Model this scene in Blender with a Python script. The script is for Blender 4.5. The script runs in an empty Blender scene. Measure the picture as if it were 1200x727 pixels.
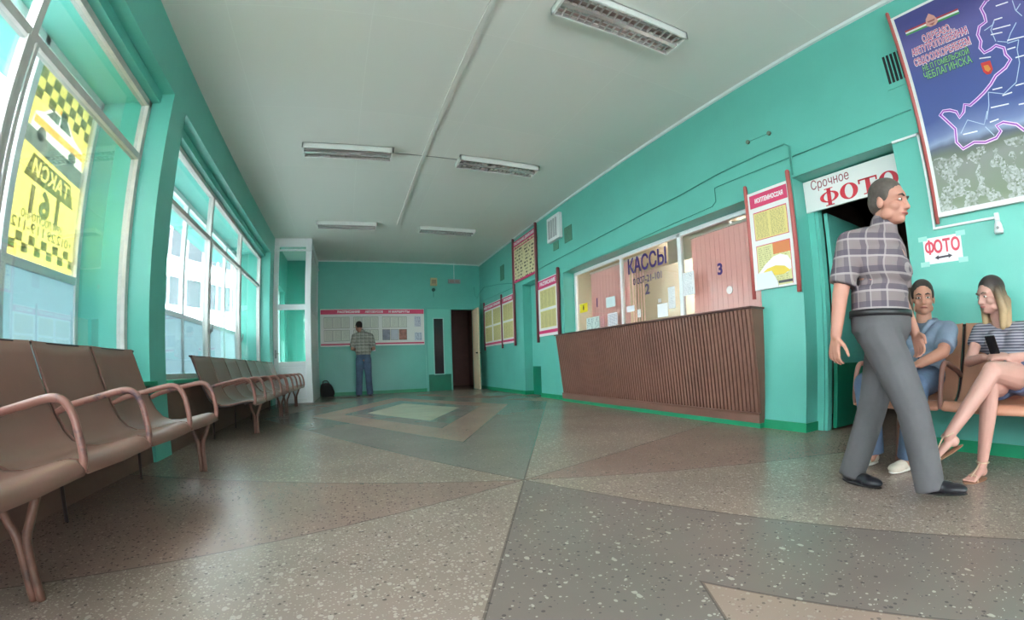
import bpy, bmesh, math, random
from mathutils import Vector, Matrix, Euler
random.seed(7)
SC = bpy.context.scene
COL = SC.collection
PI = math.pi

# ------------------------------------------------------------------ helpers
def lin(c):
    def f(v):
        v /= 255.0
        return v / 12.92 if v <= 0.04045 else ((v + 0.055) / 1.055) ** 2.4
    return (f(c[0]), f(c[1]), f(c[2]), 1.0)

MATS = {}
def mat(name, rgb, rough=0.6, metal=0.0, noise=0.0, scale=6.0, bump=0.0, bscale=60.0, spec=0.5, second=None, emit=None):
    """principled material; colour wanders between rgb and a second tone by object-space noise"""
    if name in MATS:
        return MATS[name]
    m = bpy.data.materials.new(name); m.use_nodes = True
    nt = m.node_tree; b = nt.nodes['Principled BSDF']
    b.inputs['Roughness'].default_value = rough
    b.inputs['Metallic'].default_value = metal
    b.inputs['Specular IOR Level'].default_value = spec
    c = lin(rgb)
    tc = nt.nodes.new('ShaderNodeTexCoord')
    if noise > 0 or second:
        n = nt.nodes.new('ShaderNodeTexNoise'); n.inputs['Scale'].default_value = scale
        n.inputs['Detail'].default_value = 6; n.inputs['Roughness'].default_value = 0.6
        nt.links.new(tc.outputs['Object'], n.inputs['Vector'])
        r = nt.nodes.new('ShaderNodeValToRGB')
        if second:
            r.color_ramp.elements[0].position = 0.56; r.color_ramp.elements[1].position = 0.66
            r.color_ramp.elements[0].color = c; r.color_ramp.elements[1].color = lin(second)
        else:
            lo = tuple(v * (1 - noise) for v in c[:3]) + (1,)
            hi = tuple(min(1, v * (1 + noise)) for v in c[:3]) + (1,)
            r.color_ramp.elements[0].position = 0.3; r.color_ramp.elements[1].position = 0.7
            r.color_ramp.elements[0].color = lo; r.color_ramp.elements[1].color = hi
        nt.links.new(n.outputs['Fac'], r.inputs['Fac'])
        nt.links.new(r.outputs['Color'], b.inputs['Base Color'])
    else:
        b.inputs['Base Color'].default_value = c
    if bump > 0:
        n2 = nt.nodes.new('ShaderNodeTexNoise'); n2.inputs['Scale'].default_value = bscale; n2.inputs['Detail'].default_value = 4
        nt.links.new(tc.outputs['Object'], n2.inputs['Vector'])
        bp = nt.nodes.new('ShaderNodeBump'); bp.inputs['Strength'].default_value = bump; bp.inputs['Distance'].default_value = 0.01
        nt.links.new(n2.outputs['Fac'], bp.inputs['Height'])
        nt.links.new(bp.outputs['Normal'], b.inputs['Normal'])
    if emit:
        b.inputs['Emission Color'].default_value = lin(rgb); b.inputs['Emission Strength'].default_value = emit
    MATS[name] = m
    return m

def glass_mat(name, tint=(255, 255, 255), refl=0.08, rough=0.02):
    if name in MATS: return MATS[name]
    m = bpy.data.materials.new(name); m.use_nodes = True
    nt = m.node_tree; nt.nodes.clear()
    o = nt.nodes.new('ShaderNodeOutputMaterial'); mx = nt.nodes.new('ShaderNodeMixShader')
    t = nt.nodes.new('ShaderNodeBsdfTransparent'); g = nt.nodes.new('ShaderNodeBsdfGlossy')
    lw = nt.nodes.new('ShaderNodeLayerWeight'); lw.inputs['Blend'].default_value = 0.25
    mp = nt.nodes.new('ShaderNodeMapRange'); mp.inputs['To Min'].default_value = refl * 0.5; mp.inputs['To Max'].default_value = min(1, refl * 6)
    t.inputs['Color'].default_value = lin(tint); g.inputs['Roughness'].default_value = rough
    nt.links.new(lw.outputs['Fresnel'], mp.inputs['Value'])
    nt.links.new(mp.outputs['Result'], mx.inputs['Fac'])
    nt.links.new(t.outputs[0], mx.inputs[1]); nt.links.new(g.outputs[0], mx.inputs[2]); nt.links.new(mx.outputs[0], o.inputs[0])
    MATS[name] = m
    return m

def film_mat(name, rgb, through=0.55):
    """thin printed film on glass: lets part of the daylight through"""
    if name in MATS: return MATS[name]
    m = bpy.data.materials.new(name); m.use_nodes = True
    nt = m.node_tree; nt.nodes.clear()
    o = nt.nodes.new('ShaderNodeOutputMaterial'); mx = nt.nodes.new('ShaderNodeMixShader'); mx.inputs[0].default_value = through
    d = nt.nodes.new('ShaderNodeBsdfDiffuse'); t = nt.nodes.new('ShaderNodeBsdfTranslucent')
    d.inputs[0].default_value = lin(rgb); t.inputs[0].default_value = lin(rgb)
    nt.links.new(d.outputs[0], mx.inputs[1]); nt.links.new(t.outputs[0], mx.inputs[2]); nt.links.new(mx.outputs[0], o.inputs[0])
    MATS[name] = m
    return m

def paper_mat(name, paper, ink, rows=40.0, cols=3.0, fill=0.55, axis='YZ', rough=0.6):
    """printed sheet: columns of broken text rows in generated coordinates"""
    if name in MATS: return MATS[name]
    m = bpy.data.materials.new(name); m.use_nodes = True
    nt = m.node_tree; b = nt.nodes['Principled BSDF']; b.inputs['Roughness'].default_value = rough
    L = nt.links.new
    tc = nt.nodes.new('ShaderNodeTexCoord'); sp = nt.nodes.new('ShaderNodeSeparateXYZ'); L(tc.outputs['Generated'], sp.inputs[0])
    u = sp.outputs[axis[0]]; v = sp.outputs[axis[1]]
    def M(op, a, bb=None, cc=None):
        n = nt.nodes.new('ShaderNodeMath'); n.operation = op
        for i, x in enumerate((a, bb, cc)):
            if x is None: continue
            if isinstance(x, (int, float)): n.inputs[i].default_value = x
            else: L(x, n.inputs[i])
        return n.outputs[0]
    row = M('GREATER_THAN', M('FRACT', M('MULTIPLY', v, rows)), 0.5)
    colm = M('GREATER_THAN', M('FRACT', M('MULTIPLY', u, cols)), 0.14)
    cx = nt.nodes.new('ShaderNodeCombineXYZ')
    L(M('MULTIPLY', u, rows * 0.9), cx.inputs[0]); L(M('FLOOR', M('MULTIPLY', v, rows)), cx.inputs[1])
    wn = nt.nodes.new('ShaderNodeTexNoise'); wn.inputs['Scale'].default_value = 1.0; wn.inputs['Detail'].default_value = 2
    L(cx.outputs[0], wn.inputs['Vector'])
    word = M('LESS_THAN', wn.outputs['Fac'], fill)
    inb = M('MULTIPLY', M('LESS_THAN', M('ABSOLUTE', M('SUBTRACT', u, 0.5)), 0.45), M('LESS_THAN', M('ABSOLUTE', M('SUBTRACT', v, 0.5)), 0.46))
    f = M('MULTIPLY', M('MULTIPLY', row, colm), M('MULTIPLY', word, inb))
    mx = nt.nodes.new('ShaderNodeMix'); mx.data_type = 'RGBA'
    mx.inputs[6].default_value = lin(paper); mx.inputs[7].default_value = lin(ink)
    L(f, mx.inputs[0]); L(mx.outputs[2], b.inputs['Base Color'])
    MATS[name] = m
    return m

def tint_mat(name, rgb):
    """printed ink on a lit film: only tints what shines through"""
    if name in MATS: return MATS[name]
    m = bpy.data.materials.new(name); m.use_nodes = True
    nt = m.node_tree; nt.nodes.clear()
    o = nt.nodes.new('ShaderNodeOutputMaterial'); t = nt.nodes.new('ShaderNodeBsdfTransparent')
    t.inputs[0].default_value = tuple(math.sqrt(v) for v in lin(rgb)[:3]) + (1,)
    nt.links.new(t.outputs[0], o.inputs[0]); MATS[name] = m
    return m

class MB:
    """collects boxes, tubes, prisms ... ; build() links them as ONE mesh object"""
    def __init__(s): s.bm = bmesh.new()
    def _new(s, verts, faces, mi=0, smooth=False):
        vs = [s.bm.verts.new(v) for v in verts]
        for f in faces:
            try:
                fc = s.bm.faces.new([vs[i] for i in f]); fc.material_index = mi; fc.smooth = smooth
            except ValueError: pass
        return vs
    def box(s, x0, x1, y0, y1, z0, z1, mi=0):
        if x0 > x1: x0, x1 = x1, x0
        if y0 > y1: y0, y1 = y1, y0
        if z0 > z1: z0, z1 = z1, z0
        v = [(x0,y0,z0),(x1,y0,z0),(x1,y1,z0),(x0,y1,z0),(x0,y0,z1),(x1,y0,z1),(x1,y1,z1),(x0,y1,z1)]
        s._new(v, [(0,3,2,1),(4,5,6,7),(0,1,5,4),(1,2,6,5),(2,3,7,6),(3,0,4,7)], mi); return s
    def prism(s, poly, a, b, fn, mi=0):
        """poly = 2-D outline, extruded from depth a to depth b; fn(u, v, w) -> point"""
        n = len(poly)
        v = [fn(p[0], p[1], a) for p in poly] + [fn(p[0], p[1], b) for p in poly]
        fs = [tuple(range(n))[::-1], tuple(range(n, 2*n))] + [(i, (i+1) % n, n+(i+1) % n, n+i) for i in range(n)]
        s._new(v, fs, mi); return s
    def tube(s, pts, r, seg=10, mi=0, cap=True):
        pts = [Vector(p) for p in pts]; n = len(pts)
        rs = r if isinstance(r, (list, tuple)) else [r]*n
        rings = []; up = None
        for i, p in enumerate(pts):
            t = (pts[min(i+1, n-1)] - pts[max(i-1, 0)]).normalized()
            if up is None:
                up = Vector((0,0,1)) if abs(t.z) < 0.9 else Vector((1,0,0))
            a = t.cross(up)
            if a.length < 1e-6: a = t.cross(Vector((1,0,0)))
            a.normalize(); b = a.cross(t).normalized(); up = b
            rings.append([s.bm.verts.new(p + (a*math.cos(2*PI*k/seg) + b*math.sin(2*PI*k/seg))*rs[i]) for k in range(seg)])
        for i in range(n-1):
            for k in range(seg):
                f = s.bm.faces.new((rings[i][k], rings[i][(k+1) % seg], rings[i+1][(k+1) % seg], rings[i+1][k])); f.smooth = True; f.material_index = mi
        if cap:
            for q, rv in ((rings[0], True), (rings[-1], False)):
                f = s.bm.faces.new(q[::-1] if not rv else q); f.material_index = mi
        return s
    def ell(s, c, r, rot=None, seg=16, rings=10, mi=0):
        M = Matrix.Translation(Vector(c)) @ (rot.to_4x4() if rot else Matrix.Identity(4)) @ Matrix.Diagonal((r[0], r[1], r[2], 1))
        d = bmesh.ops.create_uvsphere(s.bm, u_segments=seg, v_segments=rings, radius=1.0, matrix=M)
        for v in d['verts']:
            for f in v.link_faces: f.smooth = True; f.material_index = mi
        return s
    def cone(s, a, b, ra, rb, seg=16, mi=0, sq=1.0, side=None):
        """flat-ended tapered cylinder a -> b; sq squashes it across the direction 'side'"""
        a, b = Vector(a), Vector(b); t = (b-a).normalized()
        e = Vector(side) if side is not None else (Vector((0,0,1)) if abs(t.z) < 0.9 else Vector((1,0,0)))
        e = (e - t*e.dot(t)).normalized(); g = t.cross(e)
        va = [s.bm.verts.new(a + (e*math.cos(2*PI*k/seg)*sq + g*math.sin(2*PI*k/seg))*ra) for k in range(seg)]
        vb = [s.bm.verts.new(b + (e*math.cos(2*PI*k/seg)*sq + g*math.sin(2*PI*k/seg))*rb) for k in range(seg)]
        for k in range(seg):
            f = s.bm.faces.new((va[k], va[(k+1) % seg], vb[(k+1) % seg], vb[k])); f.smooth = True; f.material_index = mi
        s.bm.faces.new(va[::-1]); s.bm.faces.new(vb); return s
    def cap(s, a, b, ra, rb=None, seg=14):
        rb = ra if rb is None else rb
        s.cone(a, b, ra, rb, seg); s.ell(a, (ra,)*3, seg=seg, rings=8); s.ell(b, (rb,)*3, seg=seg, rings=8); return s
    def mesh(s, name):
        bmesh.ops.recalc_face_normals(s.bm, faces=s.bm.faces)
        me = bpy.data.meshes.new(name); s.bm.to_mesh(me); s.bm.free(); return me
    def build(s, name, m, parent=None, bevel=0.0, loc=None, kind=None):
        me = s.mesh(name)
        for x in (m if isinstance(m, (list, tuple)) else [m]): me.materials.append(x)
        return link(name, me, parent, bevel, loc, kind)

def link(name, me, parent=None, bevel=0.0, loc=None, kind=None):
    o = bpy.data.objects.new(name, me); COL.objects.link(o)
    if parent is not None:
        o.parent = parent
        o.matrix_parent_inverse = Matrix.Translation(-parent.location) if parent.type == 'EMPTY' and parent.parent is None else Matrix.Identity(4)
    if loc: o.location = loc
    if bevel:
        b = o.modifiers.new('bevel', 'BEVEL'); b.width = bevel; b.segments = 2; b.limit_method = 'ANGLE'
    if kind: o['kind'] = kind
    return o

def tag(o, label, cat, group=None, kind=None):
    o['label'] = label; o['category'] = cat
    if group: o['group'] = group
    if kind: o['kind'] = kind
    return o

def thing(name, loc, label, cat, group=None):
    """an Empty at the thing's base; its parts are built in world coordinates and keep their place"""
    o = bpy.data.objects.new(name, None); COL.objects.link(o); o.location = loc; o.empty_display_size = 0.1
    return tag(o, label, cat, group)

def copy_tree(root, offset, label=None):
    """a copy of a thing with copies of its parts and sub-parts, moved by offset"""
    r = root.copy(); COL.objects.link(r); r.location = Vector(root.location) + Vector(offset)
    if label: r['label'] = label
    for ch in list(root.children):
        c = ch.copy(); COL.objects.link(c); c.parent = r; c.matrix_parent_inverse = ch.matrix_parent_inverse.copy()
        for g in ch.children:
            d = g.copy(); COL.objects.link(d); d.parent = c; d.matrix_parent_inverse = g.matrix_parent_inverse.copy()
    return r

def frameR(u, v, w, x=None):  # right wall: u = y (to the back), v = z, w = out of the wall
    return (RX - w, u, v)
def frameB(u, v, w):          # back wall: u = x
    return (u, BY - w, v)

def text_mesh(s, size, depth=0.002, bold=0.0, align='CENTER', width=1.0):
    """letter outlines of the built-in font, filled by winding number (its strokes overlap) and given a thickness"""
    from mathutils.geometry import delaunay_2d_cdt, interpolate_bezier
    cu = bpy.data.curves.new('lettering', 'FONT'); cu.body = s; cu.size = 1.0; cu.align_x = align; cu.align_y = 'CENTER'
    o = bpy.data.objects.new('lettering', cu); COL.objects.link(o)
    dg = bpy.context.evaluated_depsgraph_get(); dg.update()
    c = o.evaluated_get(dg).to_curve(dg)
    loops = []
    for sp in c.splines:
        if sp.type == 'BEZIER':
            b = sp.bezier_points; pts = []
            for k in range(len(b)):
                a, d = b[k], b[(k+1) % len(b)]
                straight = (a.handle_right-a.co).length < 1e-5 and (d.handle_left-d.co).length < 1e-5
                ab = (d.co-a.co)
                if not straight and ab.length > 1e-6:
                    straight = all(abs((h-a.co).cross(ab).z) < 1e-4*ab.length for h in (a.handle_right, d.handle_left))
                pts += [a.co.copy()] if straight else interpolate_bezier(a.co, a.handle_right, d.handle_left, d.co, 6)[:-1]
        else: pts = [p.co.to_3d() for p in sp.points]
        q = []
        for p in pts:
            if not q or (p.to_2d()-q[-1]).length > 1e-4: q.append(p.to_2d())
        if len(q) > 2 and (q[0]-q[-1]).length < 1e-4: q.pop()
        if len(q) > 2: loops.append(q)
    o.to_curve_clear(); bpy.data.objects.remove(o); bpy.data.curves.remove(cu)
    bo = bold/size
    if bo:                                   # push every outline away from the ink
        out = []
        def inside(p):
            w = 0
            for l in loops:
                for k in range(len(l)):
                    a, b = l[k-1], l[k]
                    if (a.y <= p.y) != (b.y <= p.y) and a.x+(p.y-a.y)/(b.y-a.y)*(b.x-a.x) > p.x: w += 1 if b.y > a.y else -1
            return w != 0
        for q in loops:
            n = len(q); r = []; vote = 0
            for k in range(n):
                t1 = (q[k]-q[k-1]).normalized(); mid = (q[k]+q[k-1])/2; nn = Vector((-t1.y, t1.x))*2e-3
                vote += int(inside(mid-nn)) - int(inside(mid+nn))
            sg_ = 1 if vote >= 0 else -1
            for k in range(n):
                t1 = (q[k]-q[k-1]).normalized(); t2 = (q[(k+1) % n]-q[k]).normalized()
                n1 = Vector((-t1.y, t1.x)); n2 = Vector((-t2.y, t2.x)); m = n1+n2
                m = n1 if m.length < 0.3 else m.normalized()/max(0.5, m.normalized().dot(n1))
                r.append(q[k]+m*bo*sg_)
            out.append(r)
        loops = out
    vs, es = [], []
    for q in loops:
        b0 = len(vs); vs += q; es += [(b0+k, b0+(k+1) % len(q)) for k in range(len(q))]
    V, E, F = delaunay_2d_cdt(vs, es, [], 0, 1e-6)[:3]
    def wind(p):
        w = 0
        for q in loops:
            for k in range(len(q)):
                a, b = q[k-1], q[k]
                if (a.y <= p.y) != (b.y <= p.y):
                    x = a.x+(p.y-a.y)/(b.y-a.y)*(b.x-a.x)
                    if x > p.x: w += 1 if b.y > a.y else -1
        return w
    keep = [f for f in F if wind(sum((V[i] for i in f), Vector((0, 0)))/len(f)) != 0]
    bm = bmesh.new(); h = depth/2; top = {}; bot = {}
    def gv(d, i, z):
        if i not in d: d[i] = bm.verts.new((V[i].x*size*width, V[i].y*size, z))
        return d[i]
    cnt = {}
    for f in keep:
        f = list(f)
        if sum(V[f[k-1]].x*V[f[k]].y-V[f[k]].x*V[f[k-1]].y for k in range(len(f))) < 0: f.reverse()
        try:
            bm.faces.new([gv(top, i, h) for i in f]); bm.faces.new([gv(bot, i, -h) for i in f][::-1])
        except ValueError: continue
        for k in range(len(f)): cnt[(f[k-1], f[k])] = 1
    for (a, b) in cnt:
        if (b, a) not in cnt: bm.faces.new((top[b], top[a], bot[a], bot[b]))
    me = bpy.data.meshes.new('lettering'); bm.to_mesh(me); bm.free()
    return me
ROT_R = Matrix(((0,0,-1,0),(-1,0,0,0),(0,1,0,0),(0,0,0,1)))    # reads left to right seen while facing +x
ROT_B = Matrix(((1,0,0,0),(0,0,-1,0),(0,1,0,0),(0,0,0,1)))     # ... while facing +y
def text(s, size, pos, m, parent, rot=ROT_R, name='lettering', tilt=0.0, fit=None, **k):
    me = text_mesh(s, size, **k)
    if fit:                              # stretch the line to its measured length
        xs_ = [v.co.x for v in me.vertices]; me.transform(Matrix.Diagonal((fit/(max(xs_)-min(xs_)), 1, 1, 1)))
    me.transform(Matrix.Translation(pos) @ rot @ Matrix.Rotation(tilt, 4, 'Z')); me.materials.append(m)
    return link(name, me, parent)

# ------------------------------------------------------------------ the room (metres)
RX, LX, BY, CZ = 3.60, -1.73, 12.16, 3.61      # right wall, left wall, back wall, ceiling
FY = -4.2                                      # open, glazed front end behind the camera
# ------------------------------------------------------------------ materials of the room
TURQ = mat('turquoise_paint', (97, 182, 168), 0.36, noise=0.07, scale=1.3, bump=0.10, bscale=90, spec=0.5)
TURQ_OUT = mat('turquoise_render', (120, 212, 200), 0.7, noise=0.10, scale=2.0)
GREEN = mat('green_skirting_paint', (14, 140, 98), 0.4, noise=0.1, scale=5)
DKGREEN = mat('dark_green_dado_paint', (2, 112, 86), 0.4, noise=0.06)
CEIL = mat('ceiling_whitewash', (205, 207, 200), 0.85, noise=0.03, scale=0.9)
WHITE = mat('white_pvc', (232, 234, 236), 0.35)
OLDWHITE = mat('old_white_window_paint', (192, 190, 186), 0.5, noise=0.08, scale=14)
PVCPANEL = film_mat('pale_translucent_panel', (164, 184, 188))
CREAM = mat('cream_paint', (214, 190, 158), 0.5, noise=0.05)
BROWNPANEL = mat('brown_parapet_boards', (112, 86, 76), 0.6, noise=0.12, scale=4)
GLASS = glass_mat('clear_glass', (240, 246, 246), 0.06)
DUSTGLASS = glass_mat('greenish_glass', (205, 228, 222), 0.06)
OFFICEGLASS = glass_mat('office_glass', (240, 240, 236), 0.02)
DARKGLASS = mat('dark_glass', (40, 34, 38), 0.1)
GREY = mat('grey_plastic', (150, 150, 148), 0.5)
BLACK = mat('black_plastic', (18, 18, 20), 0.5)

def floor_material():
    m = bpy.data.materials.new('star_pattern_terrazzo'); m.use_nodes = True
    nt = m.node_tree; b = nt.nodes['Principled BSDF']; L = nt.links.new
    tc = nt.nodes.new('ShaderNodeTexCoord'); sp = nt.nodes.new('ShaderNodeSeparateXYZ'); L(tc.outputs['Object'], sp.inputs[0])
    def M(op, *a):
        n = nt.nodes.new('ShaderNodeMath'); n.operation = op
        for i, x in enumerate(a):
            if isinstance(x, (int, float)): n.inputs[i].default_value = x
            else: L(x, n.inputs[i])
        return n.outputs[0]
    def mix(f, a, c):
        n = nt.nodes.new('ShaderNodeMix'); n.data_type = 'RGBA'
        if isinstance(f, (int, float)): n.inputs[0].default_value = f
        else: L(f, n.inputs[0])
        for i, x in ((6, a), (7, c)):
            if isinstance(x, tuple): n.inputs[i].default_value = x
            else: L(x, n.inputs[i])
        return n.outputs[2]
    X = M('ABSOLUTE', M('SUBTRACT', sp.outputs['X'], 0.93)); Yc = sp.outputs['Y']
    X2 = M('MULTIPLY', X, 2.0)
    d = M('MINIMUM', M('ADD', X2, M('ABSOLUTE', M('SUBTRACT', Yc, 7.0))), M('ADD', X2, M('ABSOLUTE', M('ADD', Yc, 2.3))))
    vdist = M('ABSOLUTE', M('SUBTRACT', Yc, 2.35))
    outer = M('LESS_THAN', d, 4.65); pink = M('LESS_THAN', d, 3.2); grey = M('LESS_THAN', d, 2.2); pale = M('LESS_THAN', d, 1.5)
    wedge = M('LESS_THAN', vdist, M('MULTIPLY', X, 0.38))
    # stone chips: two sizes of voronoi cells, some of them light, some dark
    def chips(scale, sx=1.0, sy=1.0):
        mp = nt.nodes.new('ShaderNodeMapping'); mp.inputs['Scale'].default_value = (sx, sy, 1); L(tc.outputs['Object'], mp.inputs[0])
        v = nt.nodes.new('ShaderNodeTexVoronoi'); v.inputs['Scale'].default_value = scale; L(mp.outputs[0], v.inputs['Vector'])
        s = nt.nodes.new('ShaderNodeSeparateColor'); L(v.outputs['Color'], s.inputs[0])
        core = M('LESS_THAN', v.outputs['Distance'], M('MULTIPLY', s.outputs[1], 0.55))
        return s.outputs[0], core
    r1, c1 = chips(75); r2, c2 = chips(140, 0.8, 1.2); r3, c3 = chips(45, 1.2, 0.8); r4, c4 = chips(14, 0.7, 1.3)
    def field(base, light, dark, pl, pd, plb=0.9):
        col = mix(M('MULTIPLY', M('GREATER_THAN', r2, pl), c2), base, light)
        col = mix(M('MULTIPLY', M('GREATER_THAN', r1, pl), c1), col, light)
        col = mix(M('MULTIPLY', M('LESS_THAN', r1, pd), c1), col, dark)
        return mix(M('MULTIPLY', M('GREATER_THAN', r3, plb), c3), col, light)
    cream = field(lin((146, 127, 117)), lin((174, 157, 145)), lin((106, 93, 86)), 0.62, 0.14, 0.84)
    wed = field(lin((146, 120, 110)), lin((168, 142, 130)), lin((100, 82, 78)), 0.85, 0.38, 0.98)
    drk = field(lin((124, 110, 104)), lin((172, 160, 150)), lin((94, 84, 82)), 0.93, 0.16, 0.95)
    drk2 = field(lin((128, 120, 113)), lin((150, 142, 136)), lin((104, 98, 94)), 0.9, 0.16, 0.99)
    pnk = field(lin((156, 132, 120)), lin((168, 148, 136)), lin((120, 102, 94)), 0.8, 0.2, 0.98)
    pal = field(lin((172, 168, 148)), lin((176, 176, 158)), lin((120, 120, 108)), 0.8, 0.1, 0.98)
    near = M('LESS_THAN', Yc, 2.35)
    col = mix(wedge, cream, wed)
    col = mix(outer, col, mix(near, drk2, drk))
    col = mix(pink, col, pnk); col = mix(grey, col, drk2); col = mix(pale, col, pal)
    # brass / cement joints between the fields, and walked-in dirt
    j = None
    for q in (4.65, 3.2, 2.2, 1.5):
        t = M('LESS_THAN', M('ABSOLUTE', M('SUBTRACT', d, q)), 0.012); j = t if j is None else M('MAXIMUM', j, t)
    wj = M('MULTIPLY', M('LESS_THAN', M('ABSOLUTE', M('SUBTRACT', vdist, M('MULTIPLY', X, 0.38))), 0.005), M('GREATER_THAN', d, 4.65))
    col = mix(M('MULTIPLY', M('MAXIMUM', j, wj), 0.55), col, lin((70, 60, 56)))
    n = nt.nodes.new('ShaderNodeTexNoise'); n.inputs['Scale'].default_value = 1.4; n.inputs['Detail'].default_value = 8; L(tc.outputs['Object'], n.inputs['Vector'])
    mr = nt.nodes.new('ShaderNodeMapRange'); mr.inputs[1].default_value = 0.3; mr.inputs[2].default_value = 0.7; mr.inputs[3].default_value = 0.88; mr.inputs[4].default_value = 1.08
    L(n.outputs['Fac'], mr.inputs[0])
    vm = nt.nodes.new('ShaderNodeVectorMath'); vm.operation = 'SCALE'; L(col, vm.inputs[0]); L(mr.outputs[0], vm.inputs['Scale'])
    L(vm.outputs[0], b.inputs['Base Color'])
    mr2 = nt.nodes.new('ShaderNodeMapRange'); mr2.inputs[1].default_value = 0.3; mr2.inputs[2].default_value = 0.7; mr2.inputs[3].default_value = 0.27; mr2.inputs[4].default_value = 0.33
    b.inputs['Roughness'].default_value = 0.27
    b.inputs['Specular IOR Level'].default_value = 0.5
    return m
FLOOR = floor_material()

# ------------------------------------------------------------------ shell
S = 'structure'
MB().box(LX-1.0, RX+3.2, FY, BY+3.0, -0.2, 0.0).build('floor', FLOOR, kind=S)
def ceiling_material():
    m = mat('ceiling_whitewash_boards', (204, 206, 199), 0.85)
    nt = m.node_tree; b = nt.nodes['Principled BSDF']; tc = nt.nodes.new('ShaderNodeTexCoord')
    br = nt.nodes.new('ShaderNodeTexBrick'); br.offset = 0.0; br.inputs['Scale'].default_value = 1.0
    br.inputs['Brick Width'].default_value = 1.2; br.inputs['Row Height'].default_value = 1.58; br.inputs['Mortar Size'].default_value = 0.004
    c = (222, 223, 217); br.inputs['Color1'].default_value = lin(c); br.inputs['Color2'].default_value = lin((219, 221, 215)); br.inputs['Mortar'].default_value = lin((226, 228, 222))
    nt.links.new(tc.outputs['Object'], br.inputs['Vector']); nt.links.new(br.outputs['Color'], b.inputs['Base Color'])
    return m
MB().box(LX-0.3, RX+0.3, FY, BY+0.3, CZ, CZ+0.25).build('ceiling', ceiling_material(), kind=S)

# right wall with the corridor niche, the ticket window and the photo doorway cut out
NB0, NB1, NBZ = 7.96, 8.83, 2.42
TW0, TW1, TWB, TWT = 2.70, 6.88, 1.12, 2.30
PD0, PD1, PDZ = 1.22, 2.22, 2.35
TH = 0.30
w = MB()
for y0, y1, z0, z1 in ((NB1, BY+0.3, 0, CZ), (NB0, NB1, NBZ, CZ), (TW1, NB0, 0, CZ), (TW0, TW1, 0, TWB), (TW0, TW1, TWT, CZ),
                       (PD1, TW0, 0, CZ), (PD0, PD1, PDZ, CZ), (FY, PD0, 0, CZ)):
    w.box(RX, RX+TH, y0, y1, z0, z1)
w.build('wall_right', TURQ, kind=S)
# back wall, with the opening of the corridor door
DB0, DB1, DBZ = 2.72, 3.42, 2.29
w = MB()
w.box(LX-0.3, DB0, BY, BY+0.25, 0, CZ); w.box(DB1, RX, BY, BY+0.25, 0, CZ); w.box(DB0, DB1, BY, BY+0.25, DBZ, CZ)
w.build('wall_back', TURQ, kind=S)
# left wall: piers, downstand beam, lintel, parapet
WX0, WX1 = -1.93, -2.00                      # plane of the old inner windows
P10, P11, P2 = 3.83, 4.18, 9.62
XO = -2.42                                   # plane of the newer outer glazing
w = MB()
w.box(LX, -1.85, FY, BY, 3.18, CZ); w.box(-1.85, -2.02, FY, BY, 3.09, CZ)
w.box(LX, -2.02, P10, P11, 0, 3.18); w.box(LX, -2.02, P2, 10.35, 0, 3.18); w.box(LX, -2.02, 11.75, BY, 0, 3.18); w.box(LX, -2.02, 10.35, 11.75, 2.7, 3.18)
w.box(-2.0, XO, P10+0.03, P11-0.05, 0, 3.2); w.box(-2.0, XO-0.05, P2-0.05, P2+0.3, 0, 3.2)
w.box(LX, -1.99, FY, FY+0.15, 0, 3.18)
w.build('wall_left', TURQ, kind=S)
w = MB()
for y0, y1 in ((FY+0.15, P10), (P11, P2)):
    w.box(-1.76, -2.46, y0, y1, 0.0, 0.62)
w.build('wall_parapet', BROWNPANEL, kind=S)
MB().box(-2.02, -3.1, 2.42, P2+0.6, 3.13, 3.3).build('ceiling_outer', TURQ_OUT, kind=S)
# skirting
b = MB()
for y0, y1 in ((NB1, BY), (TW1, NB0), (PD1, TW0), (FY, PD0)):
    b.box(RX-0.012, RX, y0, y1, 0.0, 0.085)
for y in (NB0, NB1, PD1):
    sgn = 1 if y in (NB0,) else -1
    b.box(RX-0.012, RX+0.2, y, y+0.012*(1 if y == NB0 else -1), 0.0, 0.085)
b.build('baseboard_right', GREEN, kind=S)
MB().box(-0.9, 2.0, BY-0.012, BY, 0.0, 0.085).build('baseboard_back', GREEN, kind=S)
# strip along the wall / ceiling joint and the long strip down the ceiling
t = MB(); t.box(RX-0.03, RX, FY, BY, CZ-0.040, CZ-0.008); t.box(-0.9, RX, BY-0.03, BY, CZ-0.028, CZ-0.004)
t.build('trim_1', mat('pale_cornice_strip', (226, 234, 232), 0.6), kind=S)
MB().box(0.885, 0.935, FY, 8.85, CZ-0.022, CZ).build('trim_2', mat('ceiling_joint_strip', (214, 214, 208), 0.7), kind=S)
# recessed end of the corridor niche with its dark green dado
n = MB(); n.box(RX+0.2, RX+0.24, NB0, NB1, 0.62, NBZ); n.box(RX+0.2, RX+0.24, NB0, NB1, 0, 0.62, 1)
n.build('wall_niche', [TURQ, DKGREEN], kind=S)

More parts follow.
